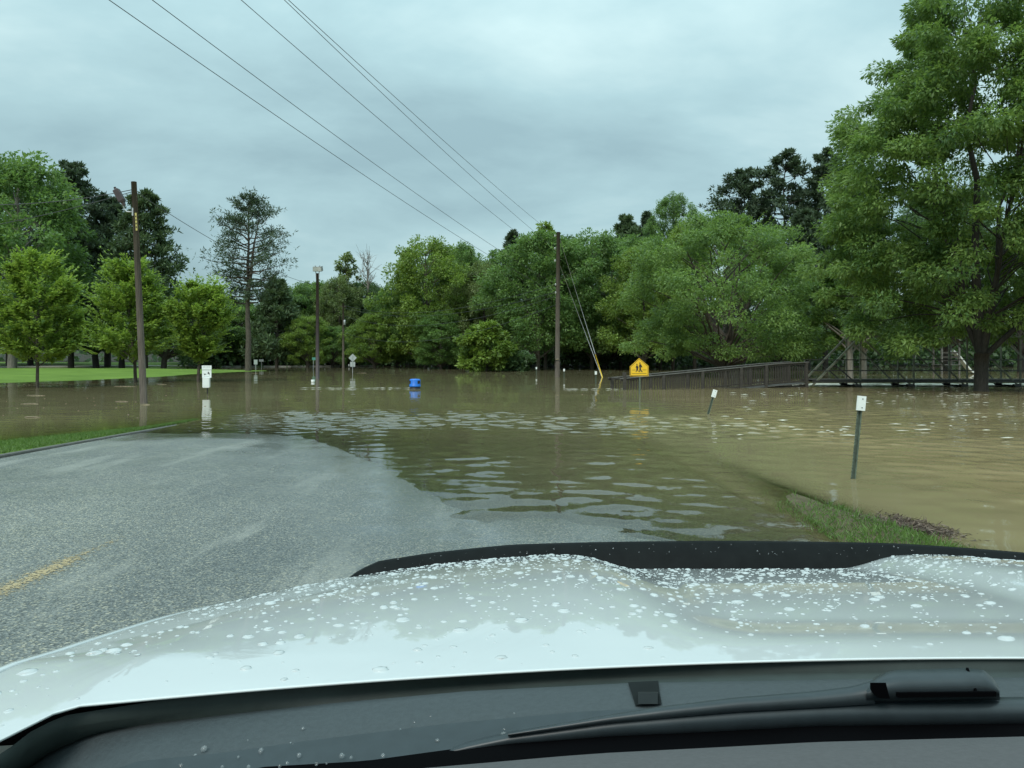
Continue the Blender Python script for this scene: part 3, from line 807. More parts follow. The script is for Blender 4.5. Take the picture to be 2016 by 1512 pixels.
pine('dark_pine', 'dark pine tip on the ridge left of the poplar', 1275, 124, 34, 426, 560, 'needle', 'bark', 41, 34, 34, 8, L=0.55)
tree('broadleaf_tree', 'fresh green tree behind the yellow crossing sign', 1268, 88, 80, 478, 696, 'leaf_yell', 'round', 'bark', 42, 120, 180, 0.36)
tree('poplar_tree', 'poplar with rounded tip standing out above the ridge', 1325, 112, 44, 376, 520, 'leaf_mid', 'oval', 'bark', 43, 90, 140, 0.36, clump=0.17)
tree('broadleaf_tree', 'fresh green tree below the poplar', 1368, 96, 88, 428, 690, 'leaf_yell', 'round', 'bark', 44, 120, 170, 0.38)
tree('broadleaf_tree', 'spreading tree with forked trunk behind the wooden ramp', 1425, 64, 208, 418, 716, 'leaf_big', 'round', 'bark', 45, 300, 300, 0.235, 0.5, 0.118, 0.62, 0.3, 0, 0.33, 2.6, base=-0.6, limbs=90, sprays=200)
tree('shrub', 'bright green shrub leaning over the far waterline left of the utility pole', 958, 83, 50, 632, 734, 'leaf_yell', 'round', 'bark', 46, 80, 170, 0.3, clump=0.26, trunk_r=0.08, cat='shrub')
tree('shrub', 'dark low shrub at the water beside the bright green shrub', 1015, 84, 30, 690, 736, 'leaf_dark', 'round', 'bark', 47, 34, 120, 0.3, clump=0.3, trunk_r=0.06, cat='shrub')
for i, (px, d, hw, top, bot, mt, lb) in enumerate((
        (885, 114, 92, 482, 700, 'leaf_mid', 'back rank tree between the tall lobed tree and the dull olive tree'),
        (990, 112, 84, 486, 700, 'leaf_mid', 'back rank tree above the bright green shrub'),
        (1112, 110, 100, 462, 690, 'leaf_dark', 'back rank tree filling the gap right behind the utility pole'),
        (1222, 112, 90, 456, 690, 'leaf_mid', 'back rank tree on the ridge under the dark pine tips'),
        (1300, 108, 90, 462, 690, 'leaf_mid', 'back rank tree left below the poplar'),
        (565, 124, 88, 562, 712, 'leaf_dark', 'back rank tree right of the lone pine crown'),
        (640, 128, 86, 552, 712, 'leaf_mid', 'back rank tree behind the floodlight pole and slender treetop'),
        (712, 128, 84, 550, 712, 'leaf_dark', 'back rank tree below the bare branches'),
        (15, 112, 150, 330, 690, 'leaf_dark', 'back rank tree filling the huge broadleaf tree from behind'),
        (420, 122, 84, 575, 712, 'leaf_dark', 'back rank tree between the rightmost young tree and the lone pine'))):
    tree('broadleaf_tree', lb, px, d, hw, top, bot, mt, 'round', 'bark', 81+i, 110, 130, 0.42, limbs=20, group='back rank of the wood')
# --- right
for i, (px, d, hw, top, bot, lb) in enumerate((
        (1462, 104, 62, 342, 600, 'dark pine with flat layered top, leftmost of the tall pines on the right'),
        (1545, 100, 66, 306, 620, 'dark pine with ragged top, the tallest clear of the large right tree'),
        (1625, 97, 70, 298, 640, 'dark pine half hidden by the left edge of the large right tree'),
        (1590, 92, 60, 420, 660, 'lower dark pine in front of the tall pines'),
        (1700, 98, 66, 340, 660, 'dark pine seen through gaps of the large right tree'))):
    pine('dark_pine', lb, px, d, hw, top, bot, 'needle', 'bark_wet', 51+i, 64, 46, 9, 'flat' if i in (0, 1) else 'pine', 0.36, 0.42, 'tall pines on the right', up=0.3)
tree('broadleaf_tree', 'grey green tree under the left flank of the large right tree', 1672, 58, 66, 505, 688, 'leaf_big', 'round', 'bark_pale', 61, 110, 190, 0.26, trunk_r=0.3, base=-0.6)
tree('broadleaf_tree', 'shaded tree with pale trunk behind the bridge end', 1700, 72, 80, 480, 676, 'leaf_dark', 'round', 'bark_pale', 62, 90, 150, 0.34, trunk_r=0.3, base=-0.6)
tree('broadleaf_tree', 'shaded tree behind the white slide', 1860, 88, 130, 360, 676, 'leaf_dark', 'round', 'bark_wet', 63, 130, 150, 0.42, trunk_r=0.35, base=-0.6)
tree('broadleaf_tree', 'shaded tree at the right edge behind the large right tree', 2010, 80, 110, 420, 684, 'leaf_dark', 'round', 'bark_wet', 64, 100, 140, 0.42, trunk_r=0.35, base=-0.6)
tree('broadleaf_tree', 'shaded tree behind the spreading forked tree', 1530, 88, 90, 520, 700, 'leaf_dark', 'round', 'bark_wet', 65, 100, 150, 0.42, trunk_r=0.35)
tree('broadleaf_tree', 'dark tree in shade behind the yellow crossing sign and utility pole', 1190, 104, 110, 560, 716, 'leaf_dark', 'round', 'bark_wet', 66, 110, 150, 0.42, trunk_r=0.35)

# the large tree on the right
rs = np.random.RandomState(404); d_ = 36.8
bx_ = wx(1932, d_)
big = empty('large_tree', (bx_, d_, -0.7), 'very large leafy tree filling the right edge with its dark trunk in the flood', 'tree')
zb = 0.7
nC = 660; C = []
ph = rs.uniform(0, 6.28, 6)
while len(C) < nC:
    t_ = rs.uniform(0, 1); a = rs.uniform(0, 6.283)
    r = np.interp(t_, [0, 0.06, 0.2, 0.4, 0.6, 0.8, 1.0], [4.0, 5.4, 6.6, 7.15, 5.9, 4.4, 1.0])
    r *= 1 + 0.10*math.sin(3*a+ph[0]+6*t_) + 0.09*math.sin(5*a+ph[1]-11*t_) + 0.07*math.sin(2*a+ph[2]+17*t_)
    q = math.sqrt(rs.uniform(0.25, 1.0))
    if rs.uniform() > r/6.6: continue
    C.append((r*q*math.cos(a)+0.5*t_, r*q*math.sin(a), zb+2.15+t_*20.0 - 0.55*math.cos(a*2+1)*(1-t_)))
C = np.array(C)
rad = rs.uniform(0.5, 1.0, nC)
V, Q, tint = crown_leaves(rs, C, rad, 345, 0.24, 0.38, 0.62, 0.45, 0, 0)
fast_mesh('crown', V, Q, M['leaf_big'], big, False, {'tint': tint})
mb = MB()
mb.tube([(0, 0, -0.8), (0, 0, 0.4), (-0.02, 0, 1.0), (0.0, 0, 1.8), (0.02, 0, 2.5)], [0.46, 0.36, 0.31, 0.30, 0.33], 14)
lim = [(-0.4, 0.4, 18), (2.2, 0.6, 13), (-2.2, 1.0, 13.5), (0.6, -2.2, 13), (-0.6, 2.6, 14)]
for k, ((ex, ey, ez), r0) in enumerate(zip(lim + [(4.6, -0.3, 7.2)], (0.25, 0.17, 0.15, 0.14, 0.14, 0.15))):
    limb(mb, (0.02+0.02*ex, 0.03*ey, 2.35), (ex, ey, ez), r0, 0.05, rs, 9, 8, -0.03, 0.03)
for j in rs.permutation(nC)[:170]:
    c = C[j]; hd = math.hypot(c[0], c[1]); az = float(np.clip(c[2]-hd*0.45, 4.2, 17)); s = az/20
    st = min((np.array(q)*min(1, (az-2.35)/(q[2]-2.35))*np.array([1, 1, 0])+np.array([0, 0, min(az, q[2])]) for q in lim), key=lambda q: np.linalg.norm(q-c))
    limb(mb, st, c, 0.05*(1.2-s), 0.012, rs, 4, 5, 0.05)
mb.build('trunk', M['bark_wet'], big)

# continuous dark undergrowth closing the wood at the far waterline
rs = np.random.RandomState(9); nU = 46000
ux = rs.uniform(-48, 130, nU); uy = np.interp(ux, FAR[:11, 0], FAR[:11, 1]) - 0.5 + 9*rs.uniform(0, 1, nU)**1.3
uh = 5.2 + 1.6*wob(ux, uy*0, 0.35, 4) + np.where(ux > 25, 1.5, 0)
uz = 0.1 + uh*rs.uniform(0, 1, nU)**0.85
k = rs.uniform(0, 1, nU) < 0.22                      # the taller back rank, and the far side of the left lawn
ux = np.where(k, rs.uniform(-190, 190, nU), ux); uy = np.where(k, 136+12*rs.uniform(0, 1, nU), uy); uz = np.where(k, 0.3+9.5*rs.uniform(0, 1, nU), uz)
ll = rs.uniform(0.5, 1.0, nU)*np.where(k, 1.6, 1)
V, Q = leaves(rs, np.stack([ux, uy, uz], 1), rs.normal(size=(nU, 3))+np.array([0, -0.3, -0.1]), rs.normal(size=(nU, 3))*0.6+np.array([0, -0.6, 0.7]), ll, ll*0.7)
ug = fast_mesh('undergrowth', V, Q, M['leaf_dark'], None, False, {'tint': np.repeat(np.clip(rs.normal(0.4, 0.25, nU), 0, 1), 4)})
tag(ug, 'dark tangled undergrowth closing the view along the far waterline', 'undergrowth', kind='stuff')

# grass blades
def grass(name, label, px_, py_, n, h0, h1, w0, seed, lean=0.5):
    rs = np.random.RandomState(seed)
    z = ground_h(px_, py_)
    base_ = np.stack([px_, py_, z-0.005], 1)
    a = np.stack([rs.normal(0, lean, n), rs.normal(0, lean, n), np.ones(n)], 1)
    ll = rs.uniform(h0, h1, n)
    V, Q = leaves(rs, base_, a, np.stack([rs.normal(0, 1, n), -1+rs.normal(0, 1, n), rs.normal(0, 0.3, n)], 1), ll, w0*rs.uniform(0.6, 1.4, n), 0.03)
    o = fast_mesh(name, V, Q, M['grass'], None, False, {'tint': np.repeat(np.clip(rs.normal(0.5, 0.25, n), 0, 1), 4)})
    return tag(o, label, 'grass', kind='stuff')
rs = np.random.RandomState(5)
n = 4300; gy_ = rs.uniform(5.2, 9.4, n); tf = np.random.RandomState(1).uniform(-0.30, 0.40, 200); gx_ = bank_x(gy_) + tf[rs.randint(0, 200, n)] + rs.normal(0.02, 0.035, n)
den = rs.uniform(0, 1, n) < np.clip((9.3-gy_)/2.6, 0.08, 1)
gx_, gy_ = gx_[den], gy_[den]
grass('grass_bank', 'tufted green grass bank sinking into brown water right of the road', gx_, gy_, len(gx_), 0.035, 0.13, 0.009, 6, 0.85)
n = 24000; gy_ = rs.uniform(10.5, 20.5, n); wdt = np.clip(kerb_z(gy_)/0.032, 0.12, 5)
gx_ = -8.36 - rs.uniform(0, 1, n)**1.15*wdt*1.12
grass('grass_verge', 'narrow green grass verge behind the kerb at the left', gx_, gy_, n, 0.03, 0.085, 0.014, 7, 0.5)

# ------------------------------------------------------------------ poles, wires
def at_(px, py, d): return Vector((wx(px, d), d, wz(py, d)))
def loc(p, o): return Vector(p) - o.location

# leaning lamp pole at the left
D1 = 27.4
o = empty('lamp_pole', (wx(284, D1), D1, -0.6), 'weathered leaning wooden lamp pole at the left with a tilted lamp head', 'utility pole')
b0, b1 = at_(285, 835, D1), at_(263.5, 358, D1)
MB().tube([loc(b0, o), loc(b0.lerp(b1, 0.5), o), loc(b1, o)], [0.125, 0.112, 0.095], 14).build('pole', M['pole_wood'], o)
arm = [at_(262, 417, D1-0.1), at_(250, 417, D1-0.15), at_(245, 412, D1-0.15), at_(242, 403, D1-0.15)]
MB().tube([loc(p, o) for p in arm], 0.022, 8).build('lamp_arm', M['galv'], o)
MB().box(loc(at_(261.5, 417, D1-0.1), o), (0.05, 0.05, 0.28)).build('bracket', M['galv'], o)
h0, h1 = at_(244, 402, D1-0.15), at_(228, 373, D1-0.15)
ld = (h1-h0).normalized(); side = Vector((ld.z, 0, -ld.x))
def lamp_ring(s, w, dp):
    c = h0 + (h1-h0)*s
    return [loc(c + side*i*w + Vector((0, j*dp, 0)), o) for i, j in ((-1,-1),(1,-1),(1,1),(-1,1))]
mb = MB(); rings = [(-0.1, .035, .035), (0.08, .05, .05), (0.14, .07, .07), (0.24, .10, .09), (0.95, .10, .085), (1.0, .08, .07)]
vs = [p for r in rings for p in lamp_ring(*r)]
fs = [(i*4+k, i*4+(k+1)%4, i*4+4+(k+1)%4, i*4+4+k) for i in range(5) for k in range(4)] + [(3,2,1,0), (20,21,22,23)]
lh = mb.add(vs, fs).build('lamp_head', M['brown_steel'], o)
MB().tube([loc(h1, o), loc(h1+ld*0.09, o)], 0.04, 10).build('photocell', M['brown_steel'], lh)
t0, t1 = at_(267.2, 419, D1-0.12), at_(269, 454, D1-0.12)
MB().bar(loc(t0, o), loc(t1, o), 0.062, 0.012).build('pole_tag', M['tag_yellow'], o)
for k in range(4):
    p = t0.lerp(t1, 0.2+0.2*k) + Vector((0, -0.012, 0))
    MB().box(loc(p, o), (0.034, 0.004, 0.05)).build('tag_mark', M['ink'], o)

def pole(name, label, px, d, py_top, r0, r1, mat, zb=-1.0, lean=0):
    o = empty(name, (wx(px, d), d, zb), label, 'utility pole')
    ht = wz(py_top, d)-zb
    MB().tube([(0, 0, -0.3), (lean*0.5, 0, ht*0.5), (lean, 0, ht)], [r0, (r0+r1)/2, r1], 14).build('pole', M[mat], o)
    return o
# wire-carrying pole
D2 = 61.0
up = pole('utility_pole', 'tall wooden utility pole in the water holding five wires and a yellow guy guard', 1097, D2, 457, 0.2, 0.15, 'pole_wood', lean=0.09)
INS = []
for k, py in enumerate((463, 488, 512, 559, 575)):
    a = at_(1098, py, D2); b_ = at_(1092.5 if k < 3 else 1094, py+1, D2-0.15)
    br = MB().tube([loc(a, up), loc(b_, up)], 0.02, 6).build('bracket', M['galv'], up)
    MB().lathe([(0.02, -0.10), (0.06, -0.09), (0.045, -0.03), (0.075, -0.02), (0.04, 0.05), (0.03, 0.08)], loc(b_, up), 10).build('insulator', M['insulator'], br)
    INS.append(b_)
g_end = at_(1190, 744, 60.0) + Vector((0, 0, -0.5))
for py in (473, 524):
    MB().tube([loc(at_(1103, py, D2), up), loc(g_end, up)], 0.018, 6).build('guy_wire', M['galv'], up)
g0 = at_(1103, 473, D2); gd = (g0-g_end).normalized()
MB().tube([loc(g_end, up), loc(g_end+gd*2.45, up)], 0.045, 8).build('guy_guard', M['guard_yellow'], up)
cab = MB().tube([loc(at_(1093.5, 706, D2-0.22), up), loc(at_(1093.0, 722, D2-0.22), up)], 0.03, 6).build('ground_wire_cover', M['pole_wood'], up)
MB().tube([loc(at_(1093.6, 708, D2-0.24), up), loc(at_(1100, 707, D2-0.24), up)], 0.03, 6).build('strap', M['twig'], up)

def wire(label, a, b_, sag, r=0.0095, grp='power lines'):
    a, b_ = Vector(a), Vector(b_); pts = []
    for i in range(41):
        s = i/40; p = a.lerp(b_, s); p.z -= sag*4*s*(1-s); pts.append(p)
    q = MB().tube([p-a for p in pts], r, 5).build('power_line', M['wire'], None, a)
    return tag(q, label, 'wire', grp)
# each span runs from the pole over the car to a pole behind it on the left
tops = ((568, 'rightmost of the five power lines crossing the sky'), (560, 'second from the right of the five power lines crossing the sky'),
        (475, 'middle one of the five power lines crossing the sky'), (300, 'second from the left of the five power lines crossing the sky'),
        (215, 'leftmost of the five power lines crossing the sky'))
for k, (a, (tx, lb)) in enumerate(zip(INS, tops)):
    sag = (0.55, 0.75, 0.8, 0.95, 1.0)[k]
    # second pole stands at depth -12; find the wire end whose sagging curve crosses the top of the frame at column tx
    s_best = None
    dcross = (20.0, 20.5, 19.5, 17.0, 16.0)[k]
    s = (D2-0.15-dcross)/(D2-0.15+12)
    pcross = at_(tx, 0, dcross)
    ex = a.x + (pcross.x-a.x)/s
    ez = a.z + (pcross.z + sag*4*s*(1-s) - a.z)/s
    wire(lb, a, (ex, -12.0, ez), sag)
# far pole and its slack wires
D3 = 104.0
fp = pole('utility_pole', 'thin distant utility pole against the dark wood left of the diamond sign', 676, D3, 597, 0.17, 0.12, 'pole_wood', 0.0)
MB().bar(loc(at_(671, 603, D3), fp), loc(at_(681, 604, D3), fp), 0.1, 0.1).build('crossarm', M['pole_wood'], fp)
MB().lathe([(0.12, 0), (0.16, 0.05), (0.16, 0.6), (0.1, 0.7)], loc(at_(678.5, 640, D3-0.2), fp), 12).build('transformer', M['galv'], fp)
for (y0_, y1_, sg, lb) in ((559, 601, 1.6, 'top'), (575, 606, 1.5, 'second'), (583, 622, 1.8, 'third'), (600, 655, 2.0, 'lowest')):
    wire(lb + ' of the faint slack wires strung before the dark wood', at_(1094, y0_, D2), at_(677, y1_, D3), sg, 0.014, 'slack wires before the wood')
# twin floodlight pole
D4 = 56.0
lp = pole('floodlight_pole', 'slim dark pole topped with two box floodlights standing in the water', 625, D4, 538, 0.15, 0.10, 'brown_steel')
MB().bar(loc(at_(622.5, 548, D4), lp), loc(at_(621.5, 533, D4), lp), 0.05, 0.05).build('bracket', M['galv'], lp)
MB().bar(loc(at_(627.5, 548, D4), lp), loc(at_(628.5, 533, D4), lp), 0.05, 0.05).build('bracket', M['galv'], lp)
for px0, px1, yaw in ((616, 625.6, 0.25), (625.8, 634.5, -0.2)):
    c = at_((px0+px1)/2, 529, D4-0.1); w_x = (px1-px0)/F*D4
    from mathutils import Euler
    fl = MB().box((0, 0, 0), (w_x, 0.26, 0.36)).build('floodlight', M['galv'], lp, loc(c, lp)); fl.rotation_euler = Euler((R(20), 0, yaw))
    MB().box((0, -0.135, 0), (w_x*0.86, 0.012, 0.28)).build('lens', M['insulator'], fl)
    MB().box((0, 0.02, 0.19), (0.06, 0.06, 0.05)).build('hinge', M['brown_steel'], fl)
wire('thin wire sloping from the leaning lamp pole to the floodlight pole', at_(266, 377, D1), at_(625, 562, D4), 0.5, 0.012, 'service wires')
wire('upper of two wires leaving the leaning lamp pole to the left', at_(262, 373, D1), at_(-190, 392, 27), 0.35, 0.014, 'service wires')
wire('lower of two wires leaving the leaning lamp pole to the left', at_(262, 377, D1), at_(-260, 470, 34), 0.35, 0.012, 'service wires')

# ------------------------------------------------------------------ signs
# school crossing sign
DS = 33.9; q = DS/F/15.12
o = empty('crossing_sign', (wx(1259.5, DS), DS, -1.0), 'yellow pentagon school crossing sign with two walking figures on a post', 'sign')
def zp(x, y): return ((x-595)*q, wz(690+y/15.12, DS)+1.0)
MB().prism([zp(*p) for p in ((572,226),(855,462),(858,752),(846,766),(312,768),(298,754),(298,476))], -0.03, -0.022).build('border', M['sign_yellow'], o)
MB().prism([zp(*p) for p in ((572,246),(842,472),(845,742),(836,752),(322,754),(312,744),(312,484))], -0.034, -0.0305).build('border_line', M['ink'], o)
face = MB().prism([zp(*p) for p in ((572,262),(828,478),(830,738),(328,740),(326,490))], -0.038, -0.0345).build('sign_face', M['sign_yellow'], o)
def disc(cx, cy, r, n=12): return [(cx+r*math.cos(6.2832*i/n), cy+r*math.sin(6.2832*i/n)) for i in range(n)]
for nm, head, torso, legs in (
    ('adult_figure', disc(596,376,20), [(580,408),(614,402),(640,432),(668,488),(652,512),(628,482),(626,545),(580,548),(578,470),(562,484),(554,468),(578,440)],
     [(580,548),(626,545),(640,582),(678,638),(650,646),(608,585),(602,642),(574,646),(579,595)]),
    ('child_figure', disc(507,414,18), [(490,446),(526,440),(540,480),(560,520),(546,532),(535,548),(490,548),(488,500),(474,522),(468,504)],
     [(490,548),(535,548),(545,582),(560,630),(540,634),(514,578),(492,636),(468,642),(485,592)])):
    mbf = MB()
    for part_ in (head, torso, legs): mbf.prism([zp(*p) for p in part_], -0.041, -0.0385)
    mbf.build(nm, M['ink'], face)
for x0, x1, yy in ((365,462,582), (670,790,578), (362,790,684)):
    MB().prism([zp(x0,yy-5), zp(x1,yy-7), zp(x1,yy+4), zp(x0,yy+6)], -0.041, -0.0385).build('crosswalk_line', M['ink'], face)
MB().bar((0, 0, 0), (0, 0, wz(735, DS)+1), 0.055, 0.05).build('post', M['green_post'], o)
# pet waste station
DP = 34.3; q = DP/F/18.9
o = empty('pet_waste_station', (wx(408, DP), DP, -0.8), 'white stacked notice boards and box dispenser on a post in the water', 'sign')
def zq(x, y): return ((x-525)*q, wz(700+y/18.9, DP)+0.8)
def board(name, x0, y0, x1, y1, f, bk, mat, par):
    return MB().prism([zq(x0,y0), zq(x1,y0), zq(x1,y1), zq(x0,y1)], f, bk).build(name, M[mat], par)
hd = board('header_sign', 340, 370, 700, 520, -0.05, -0.04, 'white_plate', o)
for x0, x1 in ((385, 470), (515, 640)): board('text_line', x0, 412, x1, 430, -0.053, -0.0505, 'sign_grey', hd)
board('trim', 345, 522, 700, 542, -0.052, -0.04, 'sign_grey', o)
nb = board('notice_sign', 350, 546, 695, 825, -0.05, -0.04, 'white_plate', o)
dog = [(412,662),(428,668),(440,682),(475,682),(492,668),(498,690),(506,722),(492,726),(484,704),(450,706),(446,732),(432,730),(426,700),(414,690)]
per = [(578,592),(594,612),(604,628),(628,650),(632,672),(620,684),(626,738),(606,724),(604,690),(586,676),(560,694),(548,692),(566,656),(556,640),(570,625)]
MB().prism([zq(*p) for p in dog], -0.053, -0.0505).build('dog_symbol', M['ink'], nb)
MB().prism([zq(*p) for p in per], -0.053, -0.0505).build('person_symbol', M['ink'], nb)
board('text_line', 410, 770, 620, 782, -0.053, -0.0505, 'sign_grey', nb)
ds = MB().prism([zq(*p) for p in ((398,830),(648,830),(648,1165),(630,1190),(416,1190),(398,1165))], -0.16, -0.03).build('dispenser', M['white_paint'], o)
MB().prism([zq(*p) for p in ((430,900),(618,900),(618,1130),(430,1130))], -0.165, -0.161).build('panel', M['white_plate'], ds)
MB().bar((0.01, 0, 0), (0.01, 0, wz(720, DP)+0.8), 0.045, 0.045).build('post', M['dark_steel'], o)
# signs seen from behind, far across the water
DD = 74.0
o = empty('road_sign', (wx(694.3, DD), DD, -1.0), 'grey back of a diamond road sign with a square plate below', 'sign')
c = wz(704.5, DD)+1; hwd = 8.1/F*DD
MB().prism([(0, c+hwd), (hwd, c), (0, c-hwd), (-hwd, c)], -0.01, 0.01).build('diamond_plate', M['sign_grey'], o)
c = wz(717.2, DD)+1; hh = 4.9/F*DD
MB().prism([(-hh, c-hh), (hh, c-hh), (hh, c+hh), (-hh, c+hh)], -0.01, 0.01).build('square_plate', M['sign_grey'], o)
MB().bar((0, -0.04, 0), (0, -0.04, wz(699, DD)+1), 0.05, 0.05).build('post', M['galv'], o)
def small_sign(label, px, d, x0, x1, y0, y1, mat, leanx=0):
    o = empty('road_sign', (wx(px, d), d, -1.0), label, 'sign')
    MB().prism([(wx(x0,d)-wx(px,d), wz(y0,d)+1), (wx(x1,d)-wx(px,d), wz(y0,d)+1), (wx(x1,d)-wx(px,d), wz(y1,d)+1), (wx(x0,d)-wx(px,d), wz(y1,d)+1)], -0.03, -0.01).build('plate', M[mat], o)
    MB().bar((leanx, 0.02, 0), (0, 0.02, wz(y0, d)+0.95), 0.06, 0.06).build('post', M['galv'], o)
    return o
small_sign('small white rectangular sign right of the lone pine trunk', 503.5, 88, 500, 507, 708, 717.5, 'sign_grey')
small_sign('low wide grey sign back in the shade beyond the white rectangular sign', 515, 112, 510, 519, 707.5, 712, 'sign_grey')
small_sign('small teal green sign on a thin post beside the floodlight pole', 617.5, 96, 614.5, 621.5, 703.5, 709, 'sign_teal', -0.1)

# ------------------------------------------------------------------ marker posts with white plates
def marker(label, px, pyw, d, top_px, top_py, plate_h, plate_w, near=False):
    o = empty('marker_post', (wx(px, d), d, 0.0), label, 'post', 'white topped marker posts')
    a = Vector((0, 0, 0)); b_ = at_(top_px, top_py, d) - Vector((wx(px, d), d, 0)); t_ = (b_-a).normalized()
    a = a - t_*0.8
    sd = Vector((t_.z, 0, -t_.x)); bk = Vector((0, 1, 0))
    s = 1.0 if near else 1.1
    # U channel: flange, web, flange
    prof = [(-.034,.0),(-.018,.0),(-.014,.028),(.014,.028),(.018,.0),(.034,.0),(.034,.005),(.022,.005),(.018,.034),(-.018,.034),(-.022,.005),(-.034,.005)]
    n = len(prof); vs = [p + sd*x*s + bk*(y*s) for p in (a, b_ - t_*0.02) for x, y in prof]
    fs = [(i, (i+1) % n, (i+1) % n+n, i+n) for i in range(n)] + [tuple(range(n-1, -1, -1)), tuple(range(n, 2*n))]
    po = MB().add(vs, fs).build('post', M['green_post'], o)
    if near:
        ln = (b_-a).length
        for k in range(int(ln/0.045)):
            p = a + t_*(0.04+0.045*k) + sd*(-0.026) - bk*0.001
            if p.z < -0.05 or p.z > b_.z-0.22: continue
            MB().tube([p, p-bk*0.003], 0.0052, 6).build('hole', M['ink'], po)
    rot = Vector((0, 0, 1)).rotation_difference(t_).to_matrix()
    c = b_ - t_*(plate_h/2) - bk*0.02
    plate = MB().box(c, (plate_w, 0.022 if near else 0.03, plate_h), rot).build('plate', M['white_plate'], o)
    if near:
        for k in (0.3, -0.3):
            p = c + t_*plate_h*k + sd*plate_w*(0.1) - bk*0.011
            MB().tube([p, p-bk*0.006], 0.0075, 8).build('bolt', M['ink'], plate)
    return o
marker('nearest leaning marker post with white plate at the right, before the grass bank', 1680, 943, 10.6, 1695.5, 779.5, 0.20, 0.118, True)
marker('steeply tilted marker post with white plate in the water below the wooden ramp', 1394, 816, 22.2, 1408, 767.5, 0.22, 0.125, True)
for px, w, capy, lb in ((1173, 755, 731, 'marker post right of the utility pole, by the yellow guy guard'), (1110.5, 743.5, 726, 'marker post just right of the utility pole base'),
        (1056, 737, 722.5, 'marker post left of the utility pole base'), (988, 731, 721.5, 'marker post before the bright green shrub'),
        (849.5, 725.5, 719, 'tiny marker post above and right of the blue barrel lid'), (789, 724, 718, 'tiny marker post above and left of the blue barrel lid'),
        (687, 722.5, 717, 'tiny marker post just left of the diamond sign'), (639.5, 722, 715, 'tiny marker post right of the floodlight pole'),
        (604, 722, 715, 'tiny marker post left of the teal green sign'), (561.5, 721.5, 715, 'tiny marker post farthest left, before the dark conifer')):
    d = dw(w); far = d > 90
    marker('small white topped ' + lb, px, w, d, px, capy, 0.20 if not far else 0.27, 0.13 if not far else 0.17)

# ------------------------------------------------------------------ blue barrel lid in the water
DB = 39.2
o = empty('litter_barrel', (wx(817, DB), DB, -0.55), 'flooded litter barrel with bright blue domed lid', 'barrel')
rb = 0.285; zt = wz(745, DB)+0.55-0.02
MB().lathe([(0.262, 0), (0.27, 0.02), (0.27, 0.3), (0.278, 0.31), (0.27, 0.33), (0.27, zt-0.35)], n=28).build('drum', M['ink'], o)
lid = MB().lathe([(0.282, zt-0.405), (0.292, zt-0.40), (0.292, zt-0.34), (0.280, zt-0.325), (0.276, zt-0.06), (0.262, zt-0.025), (0.20, zt-0.005), (0.02, zt)], n=32).build('lid', M['blue_plastic'], o)
for ang in (-152, -36, 80):
    mbo = MB(); P = []
    for zz in np.linspace(zt-0.25, zt-0.09, 5):
        P.append([(0.2795*math.cos(R(ang+k)), 0.2795*math.sin(R(ang+k)), zz) for k in np.linspace(-19, 19, 9)])
    mbo.grid(P, True, False).build('opening', M['black_plastic'], lid)

# ------------------------------------------------------------------ wooden ramp
A0 = Vector((wx(1229, 38.2), 38.2, 0)); B0 = Vector((wx(1592, 41.2), 41.2, 0))
dirx = (B0-A0).normalized(); perp = Vector((-dirx.y, dirx.x, 0)); LN = (B0-A0).length
railA, railB = wz(745, 38.2), wz(710.5, 41.2)
ramp_o = empty('wooden_ramp', (A0.x, A0.y, -1.0), 'dark wooden ramp with balustrade rising from the flood to the bridge', 'ramp')
def rp(s, off, z): return A0 + dirx*(s*LN) + perp*off + Vector((0, 0, z)) - ramp_o.location
def rail_z(s): return railA + (railB-railA)*(s if s < 0.82 else 0.82+(s-0.82)*0.6)
bal_me = None
for side_off, tagn in ((0.0, 'near'), (1.5, 'far')):
    for s0, s1 in ((-0.02, 0.2), (0.2, 0.42), (0.42, 0.62), (0.62, 0.82), (0.82, 1.0)):
        MB().bar(rp(s0, side_off-0.0, rail_z(s0)), rp(s1, side_off, rail_z(s1)), 0.15, 0.04).build('handrail', M['rail_cap'], ramp_o)
        MB().bar(rp(s0, side_off, rail_z(s0)-0.075), rp(s1, side_off, rail_z(s1)-0.075), 0.04, 0.09).build('top_rail', M['dark_wood'], ramp_o)
        MB().bar(rp(s0, side_off, rail_z(s0)-1.02), rp(s1, side_off, rail_z(s1)-1.02), 0.04, 0.09).build('bottom_rail', M['dark_wood'], ramp_o)
    for s in (0.0, 0.2, 0.405, 0.615, 0.755, 0.985):
        tp_ = 0.30 if s == 0.0 and side_off == 0 else -0.02
        MB().bar(rp(s, side_off-0.02, 0), rp(s, side_off-0.02, rail_z(s)+tp_), 0.17 if s == 0 else 0.14, 0.14).build('post', M['dark_wood'], ramp_o)
    nb_ = 72
    for k in range(nb_):
        s = (k+0.5)/nb_*0.985
        base_z = rail_z(s)-0.10; p = rp(s, side_off+0.035, 0)
        if bal_me is None:
            ob = MB().box((0, 0, -0.47), (0.042, 0.03, 0.94)).build('baluster', M['dark_wood'], ramp_o); bal_me = ob.data
        else:
            ob = bpy.data.objects.new('baluster', bal_me); COL.objects.link(ob); ob.parent = ramp_o
        ob.location = p + Vector((0, 0, base_z)); ob.rotation_euler = (0, 0, math.atan2(dirx.y, dirx.x))
